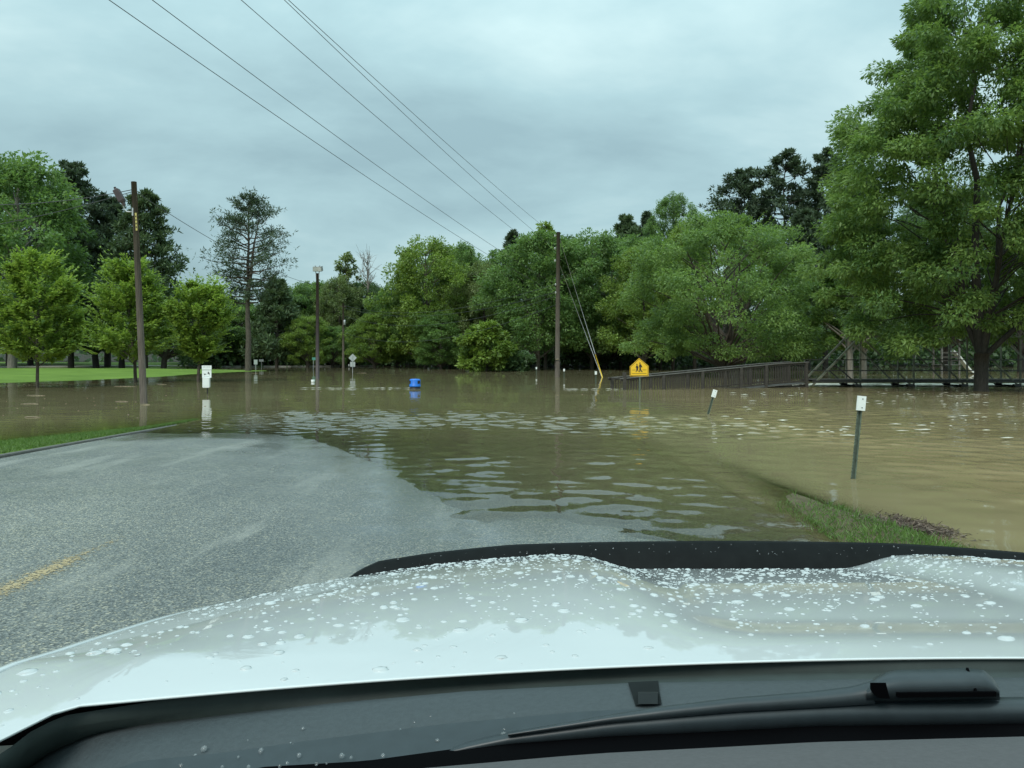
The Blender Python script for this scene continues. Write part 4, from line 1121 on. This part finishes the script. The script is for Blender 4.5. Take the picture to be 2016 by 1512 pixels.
# end panel of the ramp
for z_ in (railA-0.0, railA-1.0):
    MB().bar(rp(-0.015, -0.0, z_), rp(-0.015, 1.5, z_), 0.08, 0.05).build('end_rail', M['dark_wood'], ramp_o)
for k in range(46):
    s = (k+0.5)/46
    ob = MB().bar(rp(s, -0.05, rail_z(s)-1.15), rp(s, 1.55, rail_z(s)-1.15), LN/46-0.012, 0.045).build('deck_plank', M['rail_cap'], ramp_o)
for off in (0.05, 1.45):
    MB().bar(rp(0, off, rail_z(0)-1.29), rp(1, off, rail_z(1)-1.29), 0.06, 0.22).build('joist', M['dark_wood'], ramp_o)

# ------------------------------------------------------------------ steel truss footbridge
NB, FB = 41.6, 43.1
br = empty('footbridge', (wx(1600, NB), NB, 0), 'olive steel truss footbridge just above the flood at the right', 'bridge')
zTop, zDeck, zBot = wz(662, NB), wz(751, NB), wz(760, NB)
panel = (105/F)*NB; x0 = wx(1694, NB)
def lb_(x, y, z): return Vector((x, y, z)) - br.location
for y, off in ((NB, 0.0), (FB, -0.10)):
    xs_ = [x0+off+panel*k for k in range(0, 8)]
    xe = xs_[-1]
    MB().bar(lb_(xs_[0]-0.05, y, zTop), lb_(xe, y, zTop), 0.09, 0.09).build('top_chord', M['bridge_steel'], br)
    MB().bar(lb_(wx(1600, NB)+off, y, zDeck), lb_(xe+3, y, zDeck), 0.1, 0.12).build('bottom_chord', M['dark_steel'], br)
    MB().bar(lb_(xs_[0]-panel*0.9, y, zBot+0.02), lb_(xs_[0], y, zTop), 0.09, 0.10).build('end_post', M['bridge_steel'], br)
    MB().bar(lb_(xs_[0]-1.35, y, wz(719, NB)), lb_(xs_[0]-0.12, y, zBot+0.05), 0.06, 0.06).build('brace', M['dark_steel'], br)
    for k, x in enumerate(xs_):
        MB().bar(lb_(x, y, zBot), lb_(x, y, zTop), 0.075, 0.075).build('vertical', M['bridge_steel'], br)
        if k < 7:
            MB().bar(lb_(x+0.08, y, zTop-0.05), lb_(x+panel-0.12, y, zBot+0.03), 0.07, 0.07).build('diagonal', M['bridge_steel'], br)
        gp = [(x-0.42, zBot+0.11), (x+0.02, zBot+0.11), (x+0.02, zBot-0.03), (x-0.28, zBot-0.03)]
        MB().prism([(a-br.location.x, z) for a, z in gp], y-0.06-br.location.y, y+0.06-br.location.y).build('gusset', M['dark_steel'], br)
    for zz, w in ((wz(708.5, NB), 0.045), (wz(730, NB), 0.03)):
        MB().bar(lb_(wx(1600, NB), y-0.07, zz), lb_(xe+3, y-0.07, zz), 0.03, w).build('guard_rail', M['dark_steel'], br)
for k in range(8):
    x = x0+panel*k
    MB().bar(lb_(x, NB-0.05, zBot-0.0), lb_(x-0.1, FB+0.05, zBot-0.0), 0.09, 0.09).build('floor_beam', M['dark_steel'], br)
nd = 60
xd0, xd1 = wx(1598, NB), x0+panel*7
for k in range(nd):
    x = xd0+(xd1-xd0)*(k+0.5)/nd
    MB().box(lb_(x, (NB+FB)/2, zDeck+0.09), ((xd1-xd0)/nd-0.015, FB-NB-0.05, 0.04)).build('deck_plank', M['dark_wood'], br)
eb = MB().box((0, 0, 0), (0.24, 0.16, 0.44)).build('junction_box', M['sign_grey'], br, lb_(wx(1679, FB), FB-0.1, wz(657, FB)))

# ------------------------------------------------------------------ playground slide beyond the bridge
DSl = 72.0
sl = empty('playground_slide', (wx(1870, DSl), DSl, -1.0), 'white playground slide with wooden platform standing in the flood beyond the bridge', 'playground slide')
def ls(px, py, dy=0): return at_(px, py, DSl)+Vector((0, dy, 0))-sl.location
P = []
for px, py in ((1874, 692), (1884, 700), (1893, 711), (1901, 722), (1910, 732), (1922, 738)):
    P.append([ls(px, py-3.2, -0.35), ls(px, py, -0.33), ls(px, py, 0.33), ls(px, py-3.2, 0.35)])
MB().grid(P, False).grid(np.array(P)+np.array([0, 0, -0.03]), False, True).build('chute', M['white_paint'], sl)
for px in (1846, 1880):
    for dy in (-0.7, 0.7):
        MB().bar(ls(px, 770, dy), ls(px, 668, dy), 0.13, 0.13).build('post', M['rail_cap'], sl)
for k in range(6):
    a = ls(1844, 718, -0.75+0.3*k); b_ = ls(1882, 718, -0.75+0.3*k)
    MB().bar(a, b_, 0.27, 0.05).build('deck_plank', M['rail_cap'], sl)
for py in (694.5, 703, 709):
    MB().bar(ls(1843, py, -0.72), ls(1880, py, -0.72), 0.04, 0.16).build('rail_board', M['dark_wood'], sl)
P = [[ls(1840, 676, -1.0), ls(1840, 676, 1.0)], [ls(1863, 662, -1.0), ls(1863, 662, 1.0)], [ls(1886, 676, -1.0), ls(1886, 676, 1.0)]]
MB().grid(P, False).grid(np.array(P)+np.array([0, 0, -0.06]), False, True).build('roof', M['dark_wood'], sl)

# ------------------------------------------------------------------ floating litter and debris
rs = np.random.RandomState(15)
cup = empty('foam_cup', (wx(616, 49), 49, 0.0), 'white foam cup floating near the floodlight pole', 'litter')
MB().lathe([(0.09, -0.03), (0.11, 0.02), (0.12, 0.16), (0.10, 0.16), (0.09, 0.05)], n=14).build('cup', M['white_plate'], cup)
MB().lathe([(0.122, 0.135), (0.128, 0.15), (0.122, 0.162)], n=14).build('rim', M['white_paint'], cup)
def stick(label, px, py, wpx, r=0.013, mat='twig'):
    d = dw(py); x = wx(px, d); l = wpx/F*d
    pts = [(-l/2, rs.uniform(-.1, .1), 0.0), (-l/6, rs.uniform(-.05, .05), 0.012), (l/6, rs.uniform(-.05, .05), 0.006), (l/2, rs.uniform(-.1, .1), 0.0)]
    s = MB().tube(pts, [r*0.6, r, r, r*0.4], 6).build('floating_stick', M[mat], None, (x, d, 0.006))
    return tag(s, label, 'stick', 'floating sticks')
for lb, px, py, w in (('pale stick floating left of the leaning lamp pole, farthest of the sticks', 245, 761, 44), ('pale stick floating across the left young tree trunk', 72, 779, 36),
        ('pale stick floating before the left young tree, nearer one', 60, 795.5, 34), ('broken stick floating left of the lamp pole foot', 240, 791, 28),
        ('short stick floating right against the lamp pole foot', 288, 797, 18), ('pale stick drifting farthest left near the grass verge', 62, 822, 36),
        ('thin stick floating between lamp pole and pet waste station', 318, 757, 20), ('pale stick floating right of the small white sign', 502, 735, 12),
        ('pale stick floating just right of the diamond sign', 712, 734.5, 20)):
    stick(lb, px, py, w)
def scum(name, label, pts, cat, mat='twig', size=0.05):
    mb = MB()
    for px, py in pts:
        d = dw(py); x = wx(px, d); l = size*rs.uniform(0.6, 1.6)*(1+d*0.02)
        mb.box((x, d, 0.004), (l*1.6, l, 0.016))
    return tag(mb.build(name, M[mat]), label, cat, kind='stuff')
pts = [(rs.uniform(0, 440), rs.uniform(756, 825)) for k in range(34)] + [(rs.uniform(560, 1150), rs.uniform(740, 800)) for k in range(16)]
scum('flotsam', 'scattered small leaf bits floating on the calm brown water', pts, 'flotsam', 'twig', 0.013)
# mat of washed up dead leaves and stalks
cx_, cy_ = wx(1785, 7.6), 7.6
n = 4200
mx_ = cx_ + rs.normal(0, 0.16, n); my_ = cy_ + rs.normal(0, 0.17, n) - (mx_-cx_)*0.5
mz_ = np.maximum(ground_h(mx_, my_), 0.0) + (0.03+0.03*wob(mx_, my_, 16, 3))*1.6*np.exp(-((mx_-cx_)/0.3)**2)*rs.uniform(0, 1, n)
V, Q = leaves(rs, np.stack([mx_, my_, mz_], 1), rs.normal(size=(n, 3))*np.array([1, 1, 0.3]), rs.normal(size=(n, 3))*0.4+np.array([0, 0, 1]), rs.uniform(0.03, 0.11, n), rs.uniform(0.005, 0.016, n), 0.05)
dm = fast_mesh('debris_mat', V, Q, M['dead'], None, False, {'tint': np.repeat(rs.uniform(0, 1, n), 4)})
tag(dm, 'brown mat of washed up dead stalks beside the grass bank', 'debris', kind='stuff')

# foam on the current, its pale colour also painting in bright sky reflections
rs = np.random.RandomState(33)
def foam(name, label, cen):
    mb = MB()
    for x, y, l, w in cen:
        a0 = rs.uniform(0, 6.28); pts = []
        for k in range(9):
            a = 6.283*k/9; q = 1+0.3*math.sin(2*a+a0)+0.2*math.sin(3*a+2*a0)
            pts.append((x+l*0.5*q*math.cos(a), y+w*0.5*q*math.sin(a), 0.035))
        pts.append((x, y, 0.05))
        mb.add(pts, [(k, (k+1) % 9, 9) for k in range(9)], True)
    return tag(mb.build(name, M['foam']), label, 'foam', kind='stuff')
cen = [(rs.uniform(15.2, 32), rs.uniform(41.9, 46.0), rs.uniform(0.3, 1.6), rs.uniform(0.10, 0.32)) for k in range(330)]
foam('white_water_glints', 'pale rushing water and painted-in sky glints under the steel footbridge', cen)
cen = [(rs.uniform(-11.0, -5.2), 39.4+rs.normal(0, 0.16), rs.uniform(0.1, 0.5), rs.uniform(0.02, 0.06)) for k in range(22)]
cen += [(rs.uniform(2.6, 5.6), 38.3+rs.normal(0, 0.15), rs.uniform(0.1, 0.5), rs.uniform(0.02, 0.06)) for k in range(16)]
foam('foam_glint_line', 'thin pale lines painted in for foam and sky glints across the brown water by barrel and ramp', cen)
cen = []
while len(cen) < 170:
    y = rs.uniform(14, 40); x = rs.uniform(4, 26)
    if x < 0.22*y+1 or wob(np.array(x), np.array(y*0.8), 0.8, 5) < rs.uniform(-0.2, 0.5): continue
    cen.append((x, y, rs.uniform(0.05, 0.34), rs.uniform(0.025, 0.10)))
foam('foam_glint_flecks', 'pale flecks painted in for foam and sky glints on the fast tan water at the right', cen)

# ------------------------------------------------------------------ the car we look out of
XC = 0.44                                            # the car's centre line lies right of the driver's eye
car = empty('car', (XC, 0.0, 0.13), 'white car bonnet beaded with rain in the foreground, wiper and dark wind deflector', 'car')
CL = car.location
def base_drop(D): return 0.26 + 0.07*(D-0.65) + 0.10*(D-0.65)**2
def d_rear(u):
    au = np.abs(u)
    return np.maximum(0.665 - 0.183*u*u - np.clip(au-0.764, 0, 1)*3.6, 0.40)
def d_front(u): return 1.50 - 0.17*np.abs(u/0.89)**5
def hood_drop(u, D):
    u = np.asarray(u, float); D = np.asarray(D, float); au = np.abs(u)
    z = base_drop(D)
    sh = np.interp(D, [0.5, 0.676, 0.75, 0.843, 0.962, 1.12, 1.22, 1.5, 1.8], [0.0, 0.002, 0.012, 0.021, 0.031, 0.045, 0.053, 0.08, 0.11])
    z = z + sh*np.clip((au-0.35)/0.54, 0, 1)**2
    dep = 0.024*sstep(0.70, 0.86, D)*(0.55+0.45*sstep(0.8, 1.4, D))
    wv = 0.20+0.02*(D-0.7)
    z = z + dep*sstep(wv+0.10, wv-0.02, au)
    z = z - 0.004*np.exp(-((au-0.36)/0.06)**2)*sstep(0.7, 1.1, D)
    z = z + 0.06*np.clip(au-0.76, 0, 1)
    return z
def hood_pt(u, D):
    return np.stack([XC+np.asarray(u), np.asarray(D), H-hood_drop(u, D)], -1)
def cl(P): return np.asarray(P) - np.array(CL)

# paint
m, t = new_mat('white_car_paint')
b = pr(t, (0.55, 0.57, 0.565), 0.35, 0.5)
b.inputs['Coat Weight'].default_value = 1.0; b.inputs['Coat Roughness'].default_value = 0.015; b.inputs['Coat IOR'].default_value = 1.55
nz = noise(t, 3.0, 4, 0.6)
rr = ramp(t, nz.outputs['Fac'], [(0.3, (0.57, 0.59, 0.585)), (0.7, (0.60, 0.615, 0.61))]); t.links.new(rr.outputs[0], b.inputs['Base Color'])
out(t, b.outputs[0]); M['paint'] = m
m, t = new_mat('rain_bead')
b = pr(t, (0.86, 0.88, 0.88), 0.02, 0.5); b.inputs['IOR'].default_value = 1.333
nz = noise(t, 60.0, 2, 0.5); rr = ramp(t, nz.outputs['Fac'], [(0.3, (0.42, 0.45, 0.45)), (0.7, (0.48, 0.51, 0.51))]); t.links.new(rr.outputs[0], b.inputs['Base Color'])
out(t, b.outputs[0]); M['bead'] = m
m, t = new_mat('glass_drop')
b = pr(t, (0.9, 0.95, 0.95), 0.0, 0.5); b.inputs['IOR'].default_value = 1.333; b.inputs['Transmission Weight'].default_value = 0.9
nz = noise(t, 60.0, 2, 0.5); rr = ramp(t, nz.outputs['Fac'], [(0.3, (0.9, 0.95, 0.95)), (0.7, (1, 1, 1))]); t.links.new(rr.outputs[0], b.inputs['Base Color'])
out(t, b.outputs[0]); M['drop'] = m
M['deflector'] = simple('deflector', (0.005, 0.006, 0.006), 0.5, 0.3, 30.0, 0.10)
M['cowl'] = simple('cowl', (0.042, 0.052, 0.056), 0.65, 0.12, 220.0, 0.45, bmp=0.15)
M['seal'] = simple('seal', (0.026, 0.036, 0.033), 0.6, 0.15, 40.0, 0.4)
M['wiper'] = simple('wiper', (0.022, 0.03, 0.034), 0.4, 0.15, 60.0, 0.45)
M['gap_shade'] = simple('gap_shade', (0.002, 0.002, 0.0025), 0.9, 0.1, 20.0, 0.02)  # black painted in for the shade inside gaps and openings
M['dash'] = simple('dash', (0.085, 0.083, 0.085), 0.75, 0.08, 300.0, 0.3, bmp=0.1)
M['plug'] = simple('plug', (0.010, 0.012, 0.012), 0.6, 0.2, 40.0, 0.2)
M['recess_shade'] = simple('recess_shade', (0.006, 0.008, 0.008), 0.7, 0.2, 40.0, 0.15)
M['tyre'] = simple('tyre', (0.02, 0.02, 0.02), 0.85, 0.2, 20.0, 0.3)

# hood
us = np.linspace(-0.872, 0.872, 150)
rows = []
rows.append([(u, d_rear(u)+0.006, 0.0022) for u in us])                       # rolled rear lip
rows.append([(u, d_rear(u)-0.0002, 0.0016) for u in us])
rows.append([(u, d_rear(u)-0.0004, 0.0006) for u in us])
for v in np.concatenate([[0, 0.003, 0.008], np.linspace(0.02, 1, 72)]):
    rows.append([(u, d_rear(u)+(d_front(u)-d_rear(u))*v, 0.0) for u in us])
for dd, dz in ((0.015, 0.004), (0.032, 0.013), (0.048, 0.03), (0.058, 0.055), (0.062, 0.09)):
    rows.append([(u, d_front(u)+dd, dz) for u in us])
P = np.array([[(XC+u, D, H-float(0)-dz) for u, D, dz in r] for r in rows])
UU = np.array([[q[0] for q in r] for r in rows]); DD_ = np.array([[q[1] for q in r] for r in rows])
P[..., 2] -= hood_drop(UU, DD_)
hood = MB().grid(cl(P)).build('hood', M['paint'], car)
def hood_n(u, D, e=0.004):
    du = (hood_pt(u+e, D)-hood_pt(u-e, D)); dv = (hood_pt(u, D+e)-hood_pt(u, D-e))
    return unit(np.cross(du, dv))
# rain beads: separate low domes, one part
rs = np.random.RandomState(88)
def beads(u, D, r, hgt, name, mat, par, pt, nr, asp=None):
    n = len(u); c = pt(u, D); nn_ = nr(u, D)
    tx = unit(np.cross(nn_, np.tile([0., 1., 0.], (n, 1)))); ty = np.cross(nn_, tx)
    K = 8; ang = np.arange(K)*2*np.pi/K; rings = ((1.0, -0.02), (0.86, 0.5), (0.45, 0.93))
    asp = np.ones(n) if asp is None else asp
    V = []
    for fr_, fh in rings:
        jit = 1+0.10*np.sin(ang[None]*2+rs.uniform(0, 6.28, (n, 1)))+0.07*np.sin(ang[None]*3+rs.uniform(0, 6.28, (n, 1)))
        V.append(c[:, None]+ (r*asp)[:, None, None]*fr_*jit[..., None]*np.cos(ang)[None, :, None]*tx[:, None] + r[:, None, None]*fr_*jit[..., None]*np.sin(ang)[None, :, None]*ty[:, None] + (r*hgt*fh)[:, None, None]*nn_[:, None])
    V = np.concatenate(V, 1)
    q = []
    for i in range(2):
        for k in range(K):
            q.append((i*K+k, i*K+(k+1) % K, (i+1)*K+(k+1) % K, (i+1)*K+k))
    q = np.array(q[::1]); Q = (q[None]+(np.arange(n)*3*K)[:, None, None]).reshape(-1, 4)
    # top lid as quads fan
    top = np.array([(2*K, 2*K+1, 2*K+2, 2*K+3), (2*K, 2*K+3, 2*K+4, 2*K+7), (2*K+4, 2*K+5, 2*K+6, 2*K+7)])
    T = (top[None]+(np.arange(n)*3*K)[:, None, None]).reshape(-1, 4)
    o = fast_mesh(name, cl(V.reshape(-1, 3)), np.concatenate([Q, T]), mat, par, True)
    o['kind'] = 'stuff'
    return o
n = 11500
u = rs.uniform(-0.86, 0.86, n); v = rs.uniform(0, 1, n)
r = np.exp(rs.normal(math.log(0.00150), 0.62, n)); r = np.clip(r, 0.0005, 0.0062)
keep = rs.uniform(0, 1, n) < np.clip(0.10+0.95*v, 0, 1)
clus = 0.5+0.5*wob(u*1.0, v*0.8, 14, 6)
keep &= rs.uniform(0, 1, n) < np.clip(0.25+1.1*clus, 0, 1)
u, v, r = u[keep], v[keep], r[keep]*(0.85+0.35*(1-v[keep]))
tu, tv, tr_ = [], [], []
for k in range(60):                                                        # runs of merged drops
    a, b_ = rs.uniform(-0.8, 0.8), rs.uniform(0.35, 0.98); dr = rs.normal(0, 0.02); ln = rs.uniform(0.05, 0.22)
    for j in range(int(rs.uniform(9, 26))):
        s = j/20; tu.append(a+dr*s+0.012*math.sin(s*9+k)); tv.append(b_-ln*s); tr_.append(rs.uniform(0.0007, 0.0019))
u = np.clip(np.concatenate([u, tu]), -0.868, 0.868); v = np.clip(np.concatenate([v, tv]), 0.02, 1); r = np.concatenate([r, tr_])
D = d_rear(u)+(d_front(u)-d_rear(u))*v
beads(u, D, r, 0.34, 'rain_beads', M['bead'], hood, hood_pt, hood_n, rs.uniform(0.85, 1.25, len(u)))
# fenders with wheel, both sides
for sg in (-1, 1):
    ds_ = np.concatenate([np.linspace(0.30, 0.54, 6), np.linspace(0.56, 1.36, 40)])
    P = []
    for D_ in ds_:
        Dq = max(D_, 0.55); row = []
        zc = float(hood_drop(0.876, Dq)) - (0.0 if D_ > 0.55 else 0.03*(0.55-D_)/0.25)
        for du, dz in ((-0.001, 0.02), (0.0, 0.001), (0.008, 0.0005), (0.022, 0.008), (0.035, 0.03), (0.043, 0.07), (0.05, 0.16), (0.062, 0.34), (0.058, 0.55), (0.04, 0.72)):
            row.append((XC+sg*(0.878+du-0.012*max(0, (D_-1.2)/0.16)**2), D_, H-zc-dz))
        P.append(row)
    fd = MB().grid(cl(P), True, sg > 0).build('fender', M['paint'], car)
    wh = MB().lathe([(0.15, -0.11), (0.30, -0.115), (0.355, -0.09), (0.365, 0.0), (0.355, 0.09), (0.30, 0.115), (0.15, 0.11)], n=28).build('wheel', M['tyre'], car)
    wh.rotation_euler = (0, R(90), 0); wh.location = Vector((XC+sg*0.80, 0.98, 0.13+0.365))-CL
    MB().lathe([(0.24, -0.12), (0.22, -0.09), (0.05, -0.08), (0.04, -0.13)], n=20).build('rim', M['galv'], wh)
# black filler sheet painting in the shade under the shut lines, nose and grille
P = [[(XC+u_, D_, H-float(hood_drop(u_, D_))-0.05) for u_ in np.linspace(-0.885, 0.885, 21)] for D_ in np.linspace(0.62, 1.38, 14)]
MB().grid(cl(P)).build('shut_line_shade', M['gap_shade'], car)
P = []
for u_ in np.linspace(-0.9, 0.9, 31):
    f = 1.555-0.17*abs(u_/0.89)**5; zt_ = H-float(hood_drop(u_, f))-0.09
    P.append([(XC+u_, f, zt_), (XC+u_, f+0.05, zt_-0.12), (XC+u_, f+0.06, 0.72), (XC+u_, f+0.03, 0.42), (XC+u_, f-0.08, 0.36)])
MB().grid(cl(P), True).build('front_fascia', M['paint'], car)
for k in range(5):
    zg = 0.86+0.07*k
    MB().bar(cl((XC-0.5, 1.63, zg)), cl((XC+0.5, 1.63, zg)), 0.02, 0.03).build('grille_bar', M['black_plastic'], car)
for sg in (-1, 1):
    hl = MB().box(cl((XC+sg*0.70, 1.58, 1.0)), (0.26, 0.08, 0.15)).build('headlight', M['insulator'], car)
# wind deflector along the front lip
def defl_D(u): return 1.585-0.15*abs(u/0.85)**3
pix = [(-0.86, 0.0), (-0.80, 0.004), (-0.775, 0.008), (-0.757, 0.022), (-0.735, 0.032), (-0.70, 0.037), (-0.60, 0.040), (-0.3, 0.040), (0.0, 0.040), (0.3, 0.040), (0.60, 0.040), (0.70, 0.037), (0.735, 0.032), (0.757, 0.022), (0.775, 0.008), (0.80, 0.004), (0.86, 0.0)]
pu = np.array([p[0] for p in pix]); ph_ = np.array([p[1] for p in pix])
P = []
for u_ in np.linspace(-0.86, 0.86, 130):
    D_ = defl_D(u_); top_py = np.interp(u_, [-0.86, -0.7, -0.44, 0.0, 0.35, 0.7, 0.86], [0.435, 0.398, 0.3845, 0.3815, 0.3845, 0.398, 0.42])
    zt_ = H - top_py - (0.040-np.interp(u_, pu, ph_))
    P.append([(XC+u_, D_-0.055, zt_-0.062), (XC+u_, D_-0.028, zt_-0.022), (XC+u_, D_-0.006, zt_-0.003), (XC+u_, D_, zt_), (XC+u_, D_+0.003, zt_-0.004), (XC+u_, D_-0.02, zt_-0.03), (XC+u_, D_-0.045, zt_-0.075)])
defl = MB().grid(cl(P), True, True).build('wind_deflector', M['deflector'], car)
# cowl: hood seal, grille panel, glass edge, dash
def strip(rows_, name, mat, par=car, smooth=True, flip=True):
    """rows of (px, py, depth) control points, resampled along px"""
    pxs = np.linspace(-260, 2900, 90); P = []
    for row in rows_:
        a = np.array(row, float)
        P.append([G(x, np.interp(x, a[:, 0], a[:, 1]), np.interp(x, a[:, 0], a[:, 2])) for x in pxs])
    return MB().grid(cl(P), smooth, flip).build(name, mat, par)
def hood_edge(dy, dd):
    r_ = []
    for px, py in ((-260, 1590), (0, 1478), (70, 1424), (130, 1399), (300, 1372), (500, 1347), (700, 1327), (900, 1313), (1200, 1299), (1500, 1291), (2016, 1287), (2900, 1296)):
        D_ = 0.26*F/max(py+5-Y0, 1)
        r_.append((px, py+dy, D_+dd))
    return r_
cowl_front = [(-260, 1640), (0, 1545), (100, 1480), (180, 1446), (290, 1426), (446, 1407), (670, 1383), (917, 1361), (1235, 1345), (1706, 1337), (2016, 1334), (2900, 1345)]
cowl_low = [(-260, 1700), (0, 1600), (268, 1501), (446, 1483), (600, 1461), (878, 1427), (1155, 1402), (1400, 1392), (2016, 1382), (2900, 1392)]
blk = [(-260, 1720), (0, 1650), (300, 1560), (513, 1514), (719, 1502), (997, 1464), (1200, 1449), (1400, 1440), (1605, 1429), (2016, 1424), (2900, 1432)]
dsh = [(-260, 1760), (0, 1700), (500, 1560), (838, 1512), (1116, 1488), (1200, 1482), (1400, 1472), (1605, 1461), (2016, 1450), (2900, 1460)]
def wd(row, fac, off=0): return [(x, y+off, fac(x)) for x, y in row]
fD = lambda k: (lambda x: k - 0.00003*max(0, 900-x))
strip([hood_edge(9, 0.004), hood_edge(34, 0.0), wd(cowl_front, fD(0.615), 22)], 'hood_seal', M['seal'])
strip([wd(cowl_front, fD(0.602), 10), wd(cowl_front, fD(0.600)), wd(cowl_front, fD(0.590), 8), wd(cowl_low, fD(0.548), -3), wd(cowl_low, fD(0.545), 4)], 'cowl_panel', M['cowl'])
strip([wd(cowl_low, fD(0.540), -2), wd(blk, fD(0.512), 4)], 'glass_edge', M['wiper'])
strip([wd(blk, fD(0.515), -4), wd(blk, fD(0.50), 6), wd(dsh, fD(0.46), 12)], 'frit_gap_shade', M['gap_shade'])  # frit and the gap before the dash, the gap's shade painted black
strip([wd(dsh, fD(0.440), 10), wd(dsh, fD(0.436), 1), wd(dsh, fD(0.428), 0), wd(dsh, fD(0.40), 26), wd(dsh, fD(0.33), 150), wd(dsh, fD(0.27), 330)], 'dashboard', M['dash'])
# flat dark patch on the cowl, painted as a shaded recess, and a black plug
MB().grid(cl([[G(1236, 1343, 0.598), G(1296, 1340, 0.598)], [G(1243, 1362, 0.576), G(1298, 1360, 0.576)], [G(1251, 1389, 0.551), G(1303, 1386, 0.551)]]), False, True).build('cowl_recess_shade', M['recess_shade'], car)
P = [[G(1256+o_, y_, d_) for o_ in (0, 4, 20, 34, 39)] for y_, d_ in ((1368, 0.575), (1362, 0.567), (1365, 0.560), (1386, 0.548))]
MB().grid(cl(P), True, True).build('hose_plug', M['plug'], car)
# wiper blade, arm and pivot cap
rowsW = []
for px in np.linspace(868, 2700, 70):
    yt = np.interp(px, [868, 900, 1000, 1200, 1350, 1450, 1600, 1700, 2016, 2700], [1484, 1464, 1441, 1409, 1394, 1386, 1378, 1374, 1372, 1380])
    yb = np.interp(px, [868, 900, 1000, 1200, 1400, 1605, 2016, 2700], [1490, 1486, 1468, 1452, 1443, 1431, 1426, 1434])
    rowsW.append([G(px, yt+3, 0.535), G(px, yt, 0.522), G(px, yt+(yb-yt)*0.25, 0.510), G(px, yt+(yb-yt)*0.6, 0.506), G(px, yb, 0.508), G(px, yb+4, 0.52)])
wp = MB().grid(cl(rowsW), True, False).build('wiper_blade', M['wiper'], car)
rowsW = []
for px in np.linspace(1000, 1722, 44):
    yt = np.interp(px, [1000, 1200, 1300, 1450, 1600, 1680, 1722], [1443, 1407, 1391, 1373, 1361, 1351, 1338]); yb = np.interp(px, [1000, 1200, 1450, 1600, 1722], [1450, 1424, 1402, 1394, 1386])
    rowsW.append([G(px, yt+2, 0.53), G(px, yt, 0.518), G(px, (yt+yb)/2, 0.504), G(px, yb, 0.508)])
MB().grid(cl(rowsW), True, False).build('wiper_arm', M['wiper'], car)
rowsW = []
for px in np.linspace(1706, 1968, 34):
    yt = np.interp(px, [1706, 1722, 1745, 1765, 1830, 1900, 1935, 1955, 1968], [1352, 1334, 1323, 1319, 1317, 1315, 1318, 1334, 1356])
    yb = np.interp(px, [1706, 1968], [1378, 1372])
    rowsW.append([G(px, yt+6, 0.545), G(px, yt+1, 0.532), G(px, yt, 0.522), G(px, yt+(yb-yt)*0.25, 0.508), G(px, yt+(yb-yt)*0.6, 0.502), G(px, yb, 0.506), G(px, yb+6, 0.515)])
cap = MB().grid(cl(rowsW), True, False).build('wiper_pivot_cap', M['wiper'], car)
P = [[G(1713+3*abs(k-3)**1.5 if k < 3 else 1713, 1374-6*k, 0.4995-0.0000*k), G(1752-1.6*k, 1376-6.4*k, 0.4985)] for k in range(6)]
MB().grid(cl(P), True, True).build('cap_opening', M['gap_shade'], cap)
MB().bar(cl(G(1904, 1316, 0.519)), cl(G(1923, 1366, 0.4995)), 0.0015, 0.0015).build('cap_seam', M['gap_shade'], cap)
MB().bar(cl(G(1765, 1368, 0.4995)), cl(G(1960, 1366, 0.4995)), 0.0015, 0.003).build('cap_seam', M['gap_shade'], cap)
# loose drops on cowl, glass edge, wiper and deflector
def front_pt(px, py, D): return np.stack([(px-1008)/F*D, D, H-(py-Y0)/F*D], -1)
n = 62
dpx = rs.uniform(190, 1380, n); lo = np.interp(dpx, [p[0] for p in cowl_front], [p[1] for p in cowl_front]); hi = np.interp(dpx, [p[0] for p in blk], [p[1] for p in blk])
s = np.clip(rs.normal(0.72, 0.22, n), 0.05, 0.97); dpy = lo+(hi-lo)*s; dD = 0.598-0.088*s - 0.00003*np.clip(900-dpx, 0, 900)-0.004
beads(dpx, dpy, np.clip(np.exp(rs.normal(math.log(0.0012), 0.4, n)), 0.0006, 0.0026), 0.75, 'cowl_drops', M['drop'], car, lambda a, b_: front_pt(a, b_, dD), lambda a, b_: unit(np.tile([0., -0.75, 0.66], (len(a), 1))))

n = 90
du_ = rs.uniform(-0.7, 0.7, n)
def defl_pt(u_, s_):
    D_ = np.array([defl_D(a) for a in u_]); tp_ = np.interp(u_, [-0.86, -0.7, -0.44, 0.0, 0.35, 0.7, 0.86], [0.435, 0.398, 0.3845, 0.3815, 0.3845, 0.398, 0.42])
    return np.stack([XC+u_, D_-0.006-0.022*s_, H-tp_-0.003-0.019*s_], -1)
beads(du_, rs.uniform(0, 1, n), np.clip(np.exp(rs.normal(math.log(0.0011), 0.4, n)), 0.0006, 0.002), 0.6, 'deflector_drops', M['drop'], defl, defl_pt, lambda a, b_: unit(np.tile([0., -0.65, 0.75], (len(a), 1))))
